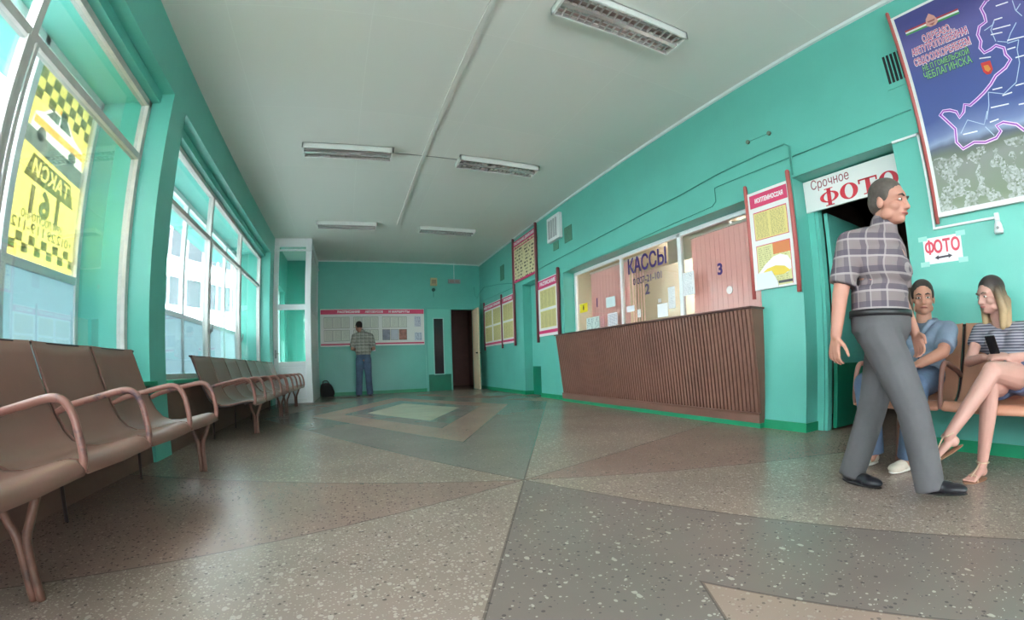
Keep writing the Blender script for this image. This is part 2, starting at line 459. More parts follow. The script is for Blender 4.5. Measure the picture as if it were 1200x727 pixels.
# ------------------------------------------------------------------ windows
def bars(mb, x0, x1, ys, zs, wv, wh, y0, y1, z0, z1):
    """outer frame + mullions at ys + transoms at zs"""
    mb.box(x0, x1, y0, y0+wv, z0, z1); mb.box(x0, x1, y1-wv, y1, z0, z1)
    mb.box(x0, x1, y0, y1, z0, z0+wh); mb.box(x0, x1, y0, y1, z1-wh, z1)
    for y in ys: mb.box(x0, x1, y-wv/2, y+wv/2, z0, z1)
    for z in zs: mb.box(x0-0.004, x1+0.004, y0, y1, z-wh/2, z+wh/2)
def inner_window(name, y0, y1, ys, zt):
    f = MB(); bars(f, WX0, WX1, ys, [zt], 0.055, 0.055, y0, y1, 0.66, 3.09)
    for y in ys:                            # opening sashes beside the mullions
        f.box(WX0+0.012, WX0, y-0.055, y-0.03, 0.70, zt-0.03); f.box(WX0+0.012, WX0, y+0.03, y+0.055, 0.70, zt-0.03)
    fr = f.build(name, OLDWHITE, kind=S)
    e = [y0] + ys + [y1]
    for a, c in zip(e[:-1], e[1:]):
        for z0, z1 in ((0.70, zt), (zt, 3.06)):
            MB().box(-1.962, -1.966, a+0.02, c-0.02, z0+0.02, z1-0.02).build('pane', GLASS, fr)
    s = MB(); s.box(-1.66, -1.95, y0, y1, 0.625, 0.66); s.build('window_sill', mat('green_sill_paint', (20, 150, 110), 0.35), fr, bevel=0.006)
    for y in ys:                            # casement handle
        h = MB(); h.box(WX0+0.03, WX0, y+0.035, y+0.055, 1.22, 1.28); h.tube([(WX0+0.03, y+0.045, 1.25), (WX0+0.045, y+0.045, 1.25), (WX0+0.045, y+0.045, 1.35)], 0.007)
        h.build('casement_handle', GREY, fr)
    return fr
inner_window('window_1', FY+0.15, P10, [-2.63, -1.03, 0.57, 2.17], 2.55)
inner_window('window_2', P11, P2, [6.12, 7.86], 2.47)
def outer_window(name, y0, y1, ys):
    f = MB(); bars(f, XO, XO-0.06, ys, [1.5], 0.07, 0.07, y0, y1, 0.6, 3.13)
    fr = f.build(name, WHITE, kind=S, bevel=0.006)
    e = [y0] + ys + [y1]
    for a, c in zip(e[:-1], e[1:]):
        MB().box(XO-0.02, XO-0.045, a+0.03, c-0.03, 0.66, 1.47).build('lower_panel', PVCPANEL, fr)
        MB().box(XO-0.03, XO-0.036, a+0.03, c-0.03, 1.53, 3.07).build('pane', GLASS, fr)
    return fr
outer_window('window_3', FY+0.15, P10+0.05, [-3.0, -2.0, -1.02, -0.05, 0.93, 1.9, 2.88])
outer_window('window_4', P11-0.04, P2-0.02, [5.3, 6.5, 7.6, 8.7])
# glazed front end behind the camera
f = MB(); 
for x in (LX+0.05, -0.4, 0.93, 2.26, RX-0.05): f.box(x-0.05, x+0.05, FY, FY+0.08, 0, CZ)
for z in (0.05, 2.3, CZ-0.05): f.box(LX, RX, FY, FY+0.08, z-0.05, z+0.05)
fr = f.build('window_5', WHITE, kind=S)
wf = MB(); wf.box(LX, -0.4, FY-0.1, FY+0.1, 0, CZ); wf.box(2.26, RX, FY-0.1, FY+0.1, 0, CZ); wf.box(-0.4, 2.26, FY-0.1, FY+0.1, 2.35, CZ); wf.build('wall_front_added', TURQ, kind=S)  # unseen solid infill, added to cut daylight from behind the camera
xs = (LX+0.05, -0.4, 0.93, 2.26, RX-0.05)
for a, c in zip(xs[:-1], xs[1:]):
    for z0, z1 in ((0.1, 2.25), (2.35, CZ-0.1)):
        MB().box(a+0.05, c-0.05, FY+0.03, FY+0.036, z0, z1).build('pane', GLASS, fr)

# ------------------------------------------------------------------ white porch in the back left corner
PX0, PX1, PY = LX, -0.90, 10.05
fr = MB()
for x0, x1 in ((PX0, PX0+0.11), (PX1-0.13, PX1)): fr.box(x0, x1, PY, PY+0.06, 0, CZ)
for z0, z1 in ((0.0, 0.10), (0.80, 0.90), (2.02, 2.14), (3.42, CZ)): fr.box(PX0+0.11, PX1-0.13, PY, PY+0.06, z0, z1)
porch = fr.build('door_2', WHITE, kind=S, bevel=0.008)
MB().box(PX0+0.11, PX1-0.13, PY+0.02, PY+0.045, 0.10, 0.80).build('lower_panel', mat('white_door_panel', (236, 238, 242), 0.3), porch)
q = MB(); q.box(PX0+0.15, PX1-0.17, PY+0.005, PY+0.02, 0.14, 0.155); q.box(PX0+0.15, PX1-0.17, PY+0.005, PY+0.02, 0.745, 0.76)
q.box(PX0+0.15, PX0+0.165, PY+0.005, PY+0.02, 0.14, 0.76); q.box(PX1-0.185, PX1-0.17, PY+0.005, PY+0.02, 0.14, 0.76); q.build('panel_moulding', WHITE, porch)
for z0, z1 in ((0.90, 2.02), (2.14, 3.42)):
    MB().box(PX0+0.11, PX1-0.13, PY+0.03, PY+0.036, z0, z1).build('pane', DUSTGLASS, porch)
h = MB(); h.box(PX0+0.035, PX0+0.065, PY-0.012, PY, 0.98, 1.16); h.tube([(PX0+0.05, PY-0.01, 1.08), (PX0+0.05, PY-0.05, 1.08), (PX0+0.16, PY-0.05, 1.08)], 0.010); h.build('door_handle', GREY, porch)
sw = MB(); sw.box(PX1-0.05, PX1, PY+0.06, BY, 0, 0.9); sw.box(PX1-0.05, PX1, PY+0.06, PY+0.16, 0.9, CZ); sw.box(PX1-0.05, PX1, BY-0.1, BY, 0.9, CZ)
for z in (2.08, 3.5): sw.box(PX1-0.05, PX1, PY+0.06, BY, z-0.06, z+0.06)
sw.box(PX1-0.035, PX1-0.02, PY+0.16, BY-0.1, 0.9, CZ)
sw.build('wall_porch', WHITE, kind=S)
g = MB(); bars(g, LX-0.12, LX-0.18, [11.05], [0.9, 2.1], 0.09, 0.09, 10.35, 11.75, 0.0, 2.7); dd = g.build('door_4_added', WHITE, kind=S)  # unseen glazed outer door, added to let daylight into the porch
for a, c_ in ((10.40, 11.02), (11.08, 11.70)):
    for z0, z1 in ((0.08, 0.87), (0.93, 2.07), (2.13, 2.62)): MB().box(LX-0.145, LX-0.151, a, c_, z0, z1).build('pane', GLASS, dd)
c = MB(); c.box(PX0, PX1+0.03, PY-0.03, PY-0.004, 3.315, 3.35); c.box(PX1, PX1+0.026, PY-0.03, BY-0.02, 3.315, 3.35)
tag(c.build('cable_duct', WHITE), 'thin white cable duct across the top of the white glazed porch', 'cable duct')

# ------------------------------------------------------------------ back doorway: fixed green leaf with a slit of dark glass, open cream leaf, dark corridor
d = MB(); d.box(2.00, 2.06, BY-0.03, BY, 0, 2.36); d.box(DB0-0.02, DB0+0.02, BY-0.03, BY+0.25, 0, 2.36); d.box(2.0, DB1+0.06, BY-0.03, BY, DBZ, 2.36); d.box(DB1, DB1+0.06, BY-0.03, BY+0.25, 0, 2.36)
door = d.build('door_1', TURQ, kind=S, bevel=0.004)
q = MB(); q.box(2.06, 2.24, BY-0.018, BY, 0.46, DBZ); q.box(2.50, DB0-0.02, BY-0.018, BY, 0.46, DBZ); q.box(2.24, 2.50, BY-0.018, BY, 2.02, DBZ)
q.build('fixed_leaf', mat('pale_turquoise_door_paint', (112, 198, 182), 0.4), door)
MB().box(2.06, DB0-0.02, BY-0.02, BY, 0, 0.46).build('kick_panel', DKGREEN, door)
MB().box(2.24, 2.50, BY-0.008, BY, 0.47, 2.02).build('glass_slit', DARKGLASS, door)
g = MB()
for a_, b_, c_, d_ in ((2.215, 2.24, 0.46, 2.045), (2.50, 2.525, 0.46, 2.045), (2.215, 2.525, 2.02, 2.045), (2.215, 2.525, 0.45, 0.475)): g.box(a_, b_, BY-0.026, BY-0.005, c_, d_)
g.build('slit_frame', mat('pale_slit_frame', (150, 206, 196), 0.4), door)
q = MB(); ang = math.radians(97)
def leaf(u, v, w): return (DB1 - 0.02 + u*math.cos(ang) - w*math.sin(ang)*-1, BY - 0.03 - u*math.sin(ang) , v)
lf = MB()
pts = [(DB1-0.06, BY-0.03), (DB1-0.02, BY-0.03), (DB1-0.06, BY-0.72), (DB1-0.10, BY-0.72)]
lf.prism([(p[0], p[1]) for p in pts], 0.02, DBZ-0.03, lambda u, v, w: (u, v, w))
le = lf.build('open_leaf', CREAM, door, bevel=0.004)
k = MB(); k.ell((DB1-0.13, BY-0.66, 1.02), (0.035, 0.02, 0.02)); k.ell((DB1-0.05, BY-0.66, 1.02), (0.035, 0.02, 0.02)); k.build('door_knob', mat('dark_knob', (50, 40, 36), 0.3), le)
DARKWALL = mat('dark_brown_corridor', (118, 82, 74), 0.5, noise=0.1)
c = MB(); c.box(DB0-0.3, DB0-0.25, BY+0.25, BY+2.6, 0, 2.6); c.box(DB1+0.5, DB1+0.55, BY+0.25, BY+2.6, 0, 2.6); c.box(DB0-0.3, DB1+0.55, BY+2.6, BY+2.65, 0, 2.6); c.box(DB0-0.3, DB1+0.55, BY+0.25, BY+2.65, 2.6, 2.65)
c.build('wall_corridor', DARKWALL, kind=S)

# ------------------------------------------------------------------ photo doorway
f = MB(); FX = RX+0.2
f.box(FX, FX+0.10, PD1-0.07, PD1, 0, 2.35); f.box(FX, FX+0.10, PD0, PD0+0.05, 0, 2.35); f.box(FX, FX+0.10, PD0, PD1, 2.30, 2.35)
f.box(FX+0.02, FX+0.1, PD1-0.10, PD1-0.07, 0, 2.33)
ph = f.build('door_3', TURQ, kind=S)
lf = MB(); lf.box(FX+0.11, FX+0.98, PD1-0.15, PD1-0.11, 0.62, 2.03); lf.box(FX+0.11, FX+0.98, PD1-0.15, PD1-0.11, 0.02, 0.62, 1)
le = lf.build('open_leaf', [TURQ, DKGREEN], ph, bevel=0.003)
k = MB(); k.tube([(FX+0.90, PD1-0.15, 1.02), (FX+0.90, PD1-0.20, 1.02), (FX+0.80, PD1-0.20, 1.02)], 0.010); k.box(FX+0.88, FX+0.92, PD1-0.156, PD1-0.15, 0.92, 1.12); k.build('door_handle', GREY, le)
c = MB(); c.box(FX+2.4, FX+2.45, -0.6, 3.2, 0, 2.7); c.box(FX+0.1, FX+2.4, 2.7, 2.75, 0, 2.7); c.box(FX+0.1, FX+2.4, -0.2, -0.15, 0, 2.7); c.box(FX+0.1, FX+2.45, -0.6, 3.2, 2.7, 2.75)
c.build('wall_photo_room', mat('dim_photo_room_paint', (150, 130, 114), 0.7), kind=S)

# ------------------------------------------------------------------ ticket window and the office behind it
TX = RX+0.24
f = MB()
FZ0, FZ1 = TWB, TWT+0.02
M1, M2 = 5.41, 4.10
for y0, y1 in ((TW0, TW0+0.06), (TW1-0.06, TW1), (M1-0.02, M1+0.02), (M2-0.03, M2+0.03)): f.box(TX-0.02, TX+0.03, y0, y1, FZ0, FZ1)
f.box(TX-0.02, TX+0.03, TW0, TW1, FZ1-0.07, FZ1); f.box(TX-0.02, TX+0.03, TW0, TW1, FZ0, FZ0+0.05)
tw = f.build('window_6', WHITE, kind=S, bevel=0.003)
for a, c in ((TW0+0.05, M2-0.02), (M2+0.02, M1-0.01), (M1+0.01, TW1-0.05)):
    MB().box(TX, TX+0.006, a, c, FZ0+0.04, FZ1-0.06).build('pane', OFFICEGLASS, tw)
VIO = mat('violet_vinyl_lettering', (48, 30, 112), 0.5); VIOD = mat('dark_vinyl_lettering', (52, 44, 92), 0.4); MAUVE = mat('faded_mauve_lettering', (148, 116, 118), 0.5)
SQ = (TX - RX) / 0.15 * 0 + 1.0237           # measured 0.15 m behind the wall face, moved to the glass plane
def on_glass(y, z): return (TX-0.006, y*SQ, 0.69 + (z-0.69)*SQ)
text('КАССЫ', 0.30, on_glass(4.69, 2.028), VIO, tw, bold=0.006, fit=0.868, name='lettering')
text('билетывано', 0.125, on_glass(4.70, 1.885), MAUVE, tw, fit=0.488, name='lettering')
text('0 007-21-101', 0.135, on_glass(4.68, 1.80), VIOD, tw, fit=0.645, name='lettering', bold=0.002)
text('1', 0.21, on_glass(6.0, 1.635), VIO, tw, bold=0.004, name='window_number')
text('2', 0.20, on_glass(4.69, 1.65), VIOD, tw, bold=0.006, name='window_number')
text('3', 0.18, on_glass(3.36, 1.68), VIO, tw, bold=0.006, name='window_number')
OFFW = mat('ochre_office_wall', (176, 164, 144), 0.7)
c = MB(); OX = RX+TH
c.box(OX+2.3, OX+2.35, 2.4, 8.2, 0, 2.75); c.box(OX, OX+2.35, 8.2, 8.25, 0, 2.75); c.box(OX, OX+2.35, 2.74, 2.80, 0, 2.75); c.box(OX, OX+2.35, 2.4, 8.25, 2.70, 2.75)
c.build('wall_office', OFFW, kind=S)
# office ceiling lamp that lights the ochre wall
lamp = thing('office_ceiling_lamp', (RX+1.5, 4.9, 2.70), 'white strip lamp on the ceiling inside the ticket office', 'lamp')
MB().box(RX+1.42, RX+1.58, 4.2, 5.6, 2.655, 2.695).build('housing', WHITE, lamp)
m = MB(); m.box(RX+1.36, RX+1.375, 4.2, 5.6, 2.30, 2.695); m.box(RX+1.36, RX+1.44, 4.2, 5.6, 2.685, 2.695); m.build('added_shade', WHITE, lamp)  # unseen shade, added to keep the tube's reflection off the hall floor
MB().tube([(RX+1.5, 4.25, 2.635), (RX+1.5, 5.55, 2.635)], 0.018).build('tube', mat('lit_tube', (246, 248, 255), 0.5, emit=2400.0), lamp)
# pink vertical blinds (each strip hangs from its rail)
PINK = film_mat('pink_blind_fabric', (250, 222, 226), 0.5)
def blind(y0, y1, n, label, top, bottom=FZ0+0.05, turn=0.09):
    b = thing('vertical_blind', (TX+0.16, (y0+y1)/2, bottom), label, 'blind', 'pink blinds behind the ticket windows')
    MB().box(TX+0.14, TX+0.18, y0, y1, top-0.03, top).build('rail', WHITE, b)
    p = (y1-y0)/n
    for i in range(n):
        yc = y0+p*(i+0.5); hw = p*0.60
        cs, sn = math.cos(turn), math.sin(turn)
        m = MB(); m.prism([(yc-hw*cs, -hw*sn), (yc+hw*cs, hw*sn), (yc+hw*cs, hw*sn+0.002), (yc-hw*cs, -hw*sn+0.002)], bottom, top-0.03, lambda u, v, ww: (TX+0.16+v, u, ww))
        m.build('slat', PINK, b)
blind(M1+0.03, TW1-0.30, 12, 'pink vertical blind behind the pane marked 1', 2.26)
blind(5.06, M1-0.02, 5, 'narrow bunch of pink blind strips left of the word on the middle pane', 2.26, turn=0.8)
blind(TW0+0.08, M2-0.05, 16, 'wide pink vertical blind behind the pane marked 3', 2.26)
# ------------------------------------------------------------------ benches
SEAT = mat('tan_brown_seat_enamel', (132, 97, 86), 0.38, noise=0.08, scale=3, bump=0.03, bscale=20)
TUBE = mat('chipped_salmon_tube_paint', (140, 97, 87), 0.4, scale=7, second=(66, 54, 64))
LEGM = mat('worn_salmon_leg_paint', (112, 77, 65), 0.45, scale=5, second=(74, 54, 48))
STEEL = mat('dark_bench_steel', (58, 42, 42), 0.45)
PROFILE = [(0.012, 0.897), (0.04, 0.83), (0.072, 0.74), (0.108, 0.64), (0.15, 0.54), (0.195, 0.455), (0.245, 0.402), (0.31, 0.376), (0.39, 0.374), (0.47, 0.388), (0.55, 0.405), (0.605, 0.413), (0.645, 0.408), (0.668, 0.388), (0.676, 0.358)]
def smooth_profile(p, k=3):
    out = []
    for i in range(len(p)-1):
        a, b = Vector(p[i]), Vector(p[i+1]); pa = Vector(p[max(i-1, 0)]); pb = Vector(p[min(i+2, len(p)-1)])
        for j in range(k):
            t = j/k; out.append(0.5*((2*a) + (b-pa)*t + (2*pa-5*a+4*b-pb)*t*t + (3*a-b*1-pa*1 + pb - 2*b)*t**3) if False else a.lerp(b, t) )
    out.append(Vector(p[-1])); return out
def seat_mesh(x0, y0, y1):
    n = len(PROFILE); m = MB(); th = 0.013
    nor = []
    for i in range(n):
        a = Vector(PROFILE[max(i-1, 0)]); b = Vector(PROFILE[min(i+1, n-1)]); t = (b-a).normalized(); nor.append(Vector((-t.y, t.x)))
    up = PROFILE; dn = [(p[0]-nv.x*-1*-th, p[1]+nv.y*-th) for p, nv in zip(PROFILE, nor)]
    ys = [y0, y0+0.012, (y0+y1)/2, y1-0.012, y1]
    rows = []
    for k, y in enumerate(ys):
        dip = 0.006 if k == 2 else (0.0 if k in (1, 3) else -0.004)
        rows.append(([m.bm.verts.new((x0+p[0], y, p[1]-dip)) for p in up], [m.bm.verts.new((x0+p[0], y, p[1]-dip)) for p in dn]))
    for k in range(len(ys)-1):
        for i in range(n-1):
            for s in (0, 1):
                a = rows[k][s]; b = rows[k+1][s]
                f = m.bm.faces.new((a[i], a[i+1], b[i+1], b[i])); f.smooth = True
        for e in (0, n-1):
            m.bm.faces.new((rows[k][0][e], rows[k+1][0][e], rows[k+1][1][e], rows[k][1][e]))
    for k in (0, len(ys)-1):
        for i in range(n-1): m.bm.faces.new((rows[k][0][i], rows[k][0][i+1], rows[k][1][i+1], rows[k][1][i]))
    return m
def arc_pts(p):  # rounded polyline (Catmull-Rom)
    p = [Vector(q) for q in p]; out = []
    for i in range(len(p)-1):
        a, b, c, d = p[max(i-1, 0)], p[i], p[i+1], p[min(i+2, len(p)-1)]
        for j in range(5):
            t = j/5; out.append(0.5*((2*b)+(c-a)*t+(2*a-5*b+4*c-d)*t*t+(3*b-a-3*c+d)*t**3))
    out.append(p[-1]); return out
PITCH = 0.60
def make_bench(x0, y0, label, legs, group):
    t = thing('waiting_bench', (x0, y0, 0), label, 'bench', group)
    L = PITCH*4
    for i in range(4):
        seat_mesh(x0, y0+PITCH*i+0.012, y0+PITCH*(i+1)-0.012).build('seat_shell', SEAT, t)
    for k in range(5):
        y = y0+PITCH*k + (0.02 if k == 0 else (-0.02 if k == 4 else 0))
        m = MB(); m.tube(arc_pts([(x0+0.16, y, 0.545), (x0+0.24, y, 0.575), (x0+0.42, y, 0.612), (x0+0.54, y, 0.634), (x0+0.60, y, 0.625), (x0+0.635, y, 0.585), (x0+0.655, y, 0.52), (x0+0.668, y, 0.42), (x0+0.655, y, 0.37)]), 0.0165, 12)
        a = m.build('armrest', TUBE, t)
        s = MB(); s.tube([(x0+p[0]-0.016, y, p[1]-0.014) for p in PROFILE[:13]], 0.010, 8); s.build('side_bar', STEEL, t)
    for yl in legs:
        y = y0+yl
        for dx, dy in ((-0.06, -0.03), (0.085, 0.03)):
            m = MB(); m.tube(arc_pts([(x0+0.545+0.016*(1 if dx > 0 else -1), y, 0.0), (x0+0.545+0.017*(1 if dx > 0 else -1), y, 0.19), (x0+0.545+0.022*(1 if dx > 0 else -1)+dx*0.25, y+dy*0.3, 0.27), (x0+0.545+dx, y+dy, 0.378)]), 0.0165, 12)
            m.build('front_leg', LEGM, t)
    for yl in (0.25, 1.2, 2.15):
        m = MB(); m.tube([(x0+0.13, y0+yl, 0.0), (x0+0.14, y0+yl, 0.28), (x0+0.24, y0+yl, 0.37)], 0.011, 8); m.build('rear_leg', STEEL, t)
    for d, z in ((0.27, 0.372), (0.56, 0.378)):
        m = MB(); m.tube([(x0+d, y0+0.03, z), (x0+d, y0+L-0.03, z)], 0.012, 8); m.build('seat_rail', STEEL, t)
    m = MB(); m.tube([(x0+0.006, y0-0.05, 0.885), (x0+0.006, y0+L+0.02, 0.885)], 0.010, 8); m.build('back_rail', STEEL, t)
    return t
BG = 'benches along the walls'
make_bench(LX+0.02, 1.05, 'brown waiting bench nearest on the window side, opposite the ticket counter', (0.34, 2.32), BG)
make_bench(LX+0.02, 4.80, 'brown waiting bench in the middle of the row under the far window', (0.56, 2.42), BG)
make_bench(LX+0.02, 7.28, 'brown waiting bench standing closest to the white porch', (0.54, 1.86), BG)
bench_r = make_bench(LX+0.02, -3.2, 'salmon waiting bench under the blue map where two people sit', (0.30, 2.10), BG)
SEAT_LIT = mat('lit_salmon_seat_enamel', (190, 134, 110), 0.38, noise=0.08, scale=3)  # seat enamel lightened: the stronger light on this bench is put into the colour
for ch in bench_r.children:
    if ch.name.startswith('seat_shell'): ch.data.materials[0] = SEAT_LIT
bench_r.location = (RX-0.014, 1.43, 0); bench_r.rotation_euler = (0, 0, PI)

# ------------------------------------------------------------------ ticket counter
CB = mat('brown_counter_boards', (122, 84, 72), 0.5, noise=0.10, scale=3)
CS = mat('brown_counter_slats', (126, 86, 74), 0.5, noise=0.14, scale=2.5)
C0, C1, CZT = 2.69, 6.86, 1.155
ct = thing('ticket_counter', (RX-0.1, (C0+C1)/2, 0), 'long brown slatted counter leaning outwards under the ticket window', 'counter')
XB, XT = RX-0.075, RX-0.195
slope = lambda z: XB + (XT-XB)*(z-0.13)/(CZT-0.13)
m = MB(); m.prism([(XB, 0.0), (RX-0.002, 0.0), (RX-0.002, CZT), (XT+0.012, CZT), (XB+0.012, 0.13), (XB+0.012, 0.0)], C0, C1, lambda u, v, w: (u, w, v)); m.build('body', CB, ct)
m = MB(); N = 82; p = (C1-C0-0.02)/N
for i in range(N):
    y0 = C0+0.01+p*i
    m.prism([(XB+0.010, 0.15), (XB-0.012, 0.15), (XT-0.012, CZT-0.006), (XT+0.010, CZT-0.006)], y0+p*0.14, y0+p*0.80, lambda u, v, w: (u, w, v))
m.build('slat_cladding', CS, ct)
m = MB(); m.prism([(XB+0.004, 0.05), (XB-0.016, 0.05), (XB-0.018, 0.125), (XB-0.026, 0.15), (XB+0.004, 0.15)], C0-0.004, C1+0.004, lambda u, v, w: (u, w, v)); m.build('plinth', CB, ct)
MB().box(XB-0.004, RX-0.003, C0-0.002, C1+0.002, 0.0, 0.05).build('base_strip', GREEN, ct)
MB().box(XT-0.03, RX+0.0-0.002, C0-0.02, C1+0.02, CZT, CZT+0.02).build('worktop', mat('dark_brown_worktop', (96, 66, 60), 0.4), ct, bevel=0.005)

# ------------------------------------------------------------------ printed matter
YP = paper_mat('yellow_timetable_sheet', (206, 196, 132), (112, 104, 74), 34, 4, 0.5)
YP2 = paper_mat('yellow_rules_sheet', (222, 204, 132), (150, 136, 92), 30, 2, 0.5)
YP3 = paper_mat('pale_yellow_departure_list', (224, 214, 168), (96, 88, 70), 13, 2, 0.50)
WPB = paper_mat('typed_white_sheet', (224, 224, 214), (140, 140, 138), 30, 1, 0.5, 'XZ')
WPY = paper_mat('typed_white_notice', (236, 236, 238), (120, 120, 134), 16, 1, 0.48)
GRID = paper_mat('tabular_white_sheet', (228, 226, 230), (160, 156, 170), 12, 5, 0.6)
PINKM = mat('magenta_banner_print', (204, 46, 106), 0.45); PINKR = mat('rose_banner_print', (214, 60, 104), 0.45)
BW = mat('white_board_plastic', (228, 226, 224), 0.4); WT = mat('white_print', (240, 236, 238), 0.5)
POLE = mat('mauve_brown_pole_paint', (122, 62, 68), 0.45); POLER = mat('red_pole_paint', (182, 92, 88), 0.4)
def wbox(y0, y1, z0, z1, d0, d1, name, m, parent, bevel=0):
    return MB().box(RX-d0, RX-d1, y0, y1, z0, z1).build(name, m, parent, bevel)
def pole(parent, y, z0, z1, r, m, d=0.0):
    d = max(d, r+0.004)
    t = MB(); t.tube([(RX-d, y, z0), (RX-d, y, z1-0.012), (RX-d, y, z1)], [r, r, r*0.6], 12); t.build('pole', m, parent)
def mounts(parent, y0, y1, z0, z1):
    for y in (y0, y1):
        for z in (z0, z1): wbox(y-0.03, y+0.03, z-0.02, z+0.02, 0.0, 0.013, 'mount', STEEL, parent)
# two-panel timetable board near the back corner
b = thing('timetable_board', (RX-0.02, 10.9, 1.17), 'two-panel timetable board with yellow sheets next to the back corner', 'notice board', 'timetable boards on the ticket wall')
for y in (11.64, 10.17): pole(b, y, 1.08, 2.42, 0.024, POLE)
for (ya, yb, cols, words) in ((11.60, 10.21, 2, ('МЕЖДУГОРОДНЫЕ', 'ОТПРАВЛЕНИЕ')), (10.13, 9.32, 1, ('ПРИГОРОДНЫЕ',))):
    wbox(yb, ya, 1.18, 2.32, 0.012, 0.028, 'panel', BW, b)
    wbox(yb, ya, 2.17, 2.30, 0.028, 0.031, 'banner', PINKM, b); wbox(yb, ya, 1.22, 1.27, 0.028, 0.031, 'banner', PINKM, b)
    n = len(words)
    for i, wd_ in enumerate(words): text(wd_, 0.085, (RX-0.032, ya-(ya-yb)*(i+0.5)/n, 2.235), WT, b, bold=0.002, width=0.9)
    p = (ya-yb)/cols
    for i in range(cols):
        for z0, z1 in ((1.31, 1.69), (1.74, 2.13)): wbox(ya-p*i-p*0.92, ya-p*i-p*0.08, z0, z1, 0.028, 0.030, 'sheet', YP, b)
mounts(b, 9.6, 11.3, 1.3, 2.2)
# high departures board over the niche
b = thing('departures_board', (RX-0.02, 8.6, 2.5), 'tall departures board hung up to the ceiling above the side niche', 'notice board', 'timetable boards on the ticket wall')
for y in (9.27, 7.975): pole(b, y, 1.10, CZ-0.03, 0.030, POLE)
wbox(8.0, 9.24, 2.52, 3.48, 0.014, 0.03, 'panel', YP3, b)
wbox(8.0, 9.24, 3.35, 3.48, 0.03, 0.033, 'banner', PINKM, b); wbox(8.0, 9.24, 2.52, 2.57, 0.03, 0.033, 'banner', PINKM, b); wbox(8.0, 9.24, 3.29, 3.31, 0.03, 0.033, 'stripe', PINKM, b)
for y in (8.012, 9.228): wbox(y-0.012, y+0.012, 2.52, 3.48, 0.03, 0.033, 'edge_strip', PINKM, b)
text('РАСПИСАНИЕ ДВИЖЕНИЯ', 0.085, (RX-0.034, 8.62, 3.415), WT, b, bold=0.002)
mounts(b, 8.2, 9.0, 2.65, 3.35)
# single timetable left of the ticket window
b = thing('timetable_board', (RX-0.02, 7.5, 1.2), 'timetable board with two sheets, just left of the slatted counter', 'notice board', 'timetable boards on the ticket wall')
pole(b, 7.02, 1.19, 2.43, 0.032, POLE); 
wbox(7.06, 7.93, 1.21, 2.33, 0.012, 0.028, 'panel', BW, b)
wbox(7.06, 7.93, 2.15, 2.31, 0.028, 0.031, 'banner', PINKM, b); wbox(7.06, 7.93, 1.26, 1.32, 0.028, 0.031, 'banner', PINKM, b)
text('РАСПИСАНИЕ', 0.10, (RX-0.032, 7.49, 2.235), WT, b, bold=0.003)
for z0, z1 in ((1.37, 1.70), (1.75, 2.11)): wbox(7.15, 7.84, z0, z1, 0.028, 0.030, 'sheet', YP, b)
mounts(b, 7.2, 7.8, 1.3, 2.2)
# rules board between the ticket window and the photo doorway
b = thing('information_board', (RX-0.03, 2.5, 1.33), 'narrow information board on two red poles beside the photo doorway', 'notice board')
pole(b, 2.77, 1.26, 2.43, 0.020, POLER, 0.026); pole(b, 2.245, 1.27, 2.43, 0.022, POLER, 0.026)
wbox(2.265, 2.75, 1.34, 2.33, 0.014, 0.03, 'panel', BW, b)
wbox(2.275, 2.725, 2.165, 2.30, 0.03, 0.033, 'banner', PINKR, b)
text('ИОПТЕМНОСZАЯ', 0.062, (RX-0.034, 2.49, 2.228), WT, b, bold=0.002, fit=0.34)
wbox(2.30, 2.70, 1.83, 2.115, 0.03, 0.0315, 'sheet_border', PINKM, b); wbox(2.306, 2.694, 1.836, 2.105, 0.0315, 0.033, 'sheet', YP2, b)
wbox(2.30, 2.70, 1.36, 1.775, 0.03, 0.0315, 'sheet_border', PINKM, b)
wbox(2.306, 2.694, 1.36, 1.768, 0.0315, 0.033, 'sheet', paper_mat('poster_sheet', (214, 208, 150), (176, 168, 122), 20, 2, 0.5), b)
wbox(2.306, 2.50, 1.66, 1.768, 0.033, 0.034, 'sheet_picture', mat('orange_print', (206, 118, 62), 0.4), b)
m = MB(); m.prism([(2.69, 1.50), (2.60, 1.58), (2.50, 1.64), (2.42, 1.65), (2.34, 1.62), (2.31, 1.57), (2.31, 1.50), (2.36, 1.46), (2.46, 1.49), (2.58, 1.46)], 0.033, 0.0345, lambda u, v, w: (RX-w, u, v)); m.build('sheet_picture', WT, b)
m = MB(); m.prism([(2.66, 1.49), (2.58, 1.535), (2.48, 1.55), (2.38, 1.53), (2.32, 1.48), (2.40, 1.455), (2.56, 1.46)], 0.0346, 0.0355, lambda u, v, w: (RX-w, u, v)); m.build('sheet_picture', mat('yellow_print', (224, 190, 60), 0.4), b)
m = MB(); m.prism([(2.72, 1.345), (2.715, 1.50), (2.53, 1.505), (2.47, 1.40), (2.46, 1.345)], 0.036, 0.040, lambda u, v, w: (RX-w, u, v)); m.build('plastic_pocket', mat('cloudy_pocket_plastic', (216, 218, 222), 0.15), b)
wbox(2.30, 2.46, 1.375, 1.40, 0.034, 0.035, 'sheet_caption', mat('dark_print', (70, 66, 70), 0.5), b)
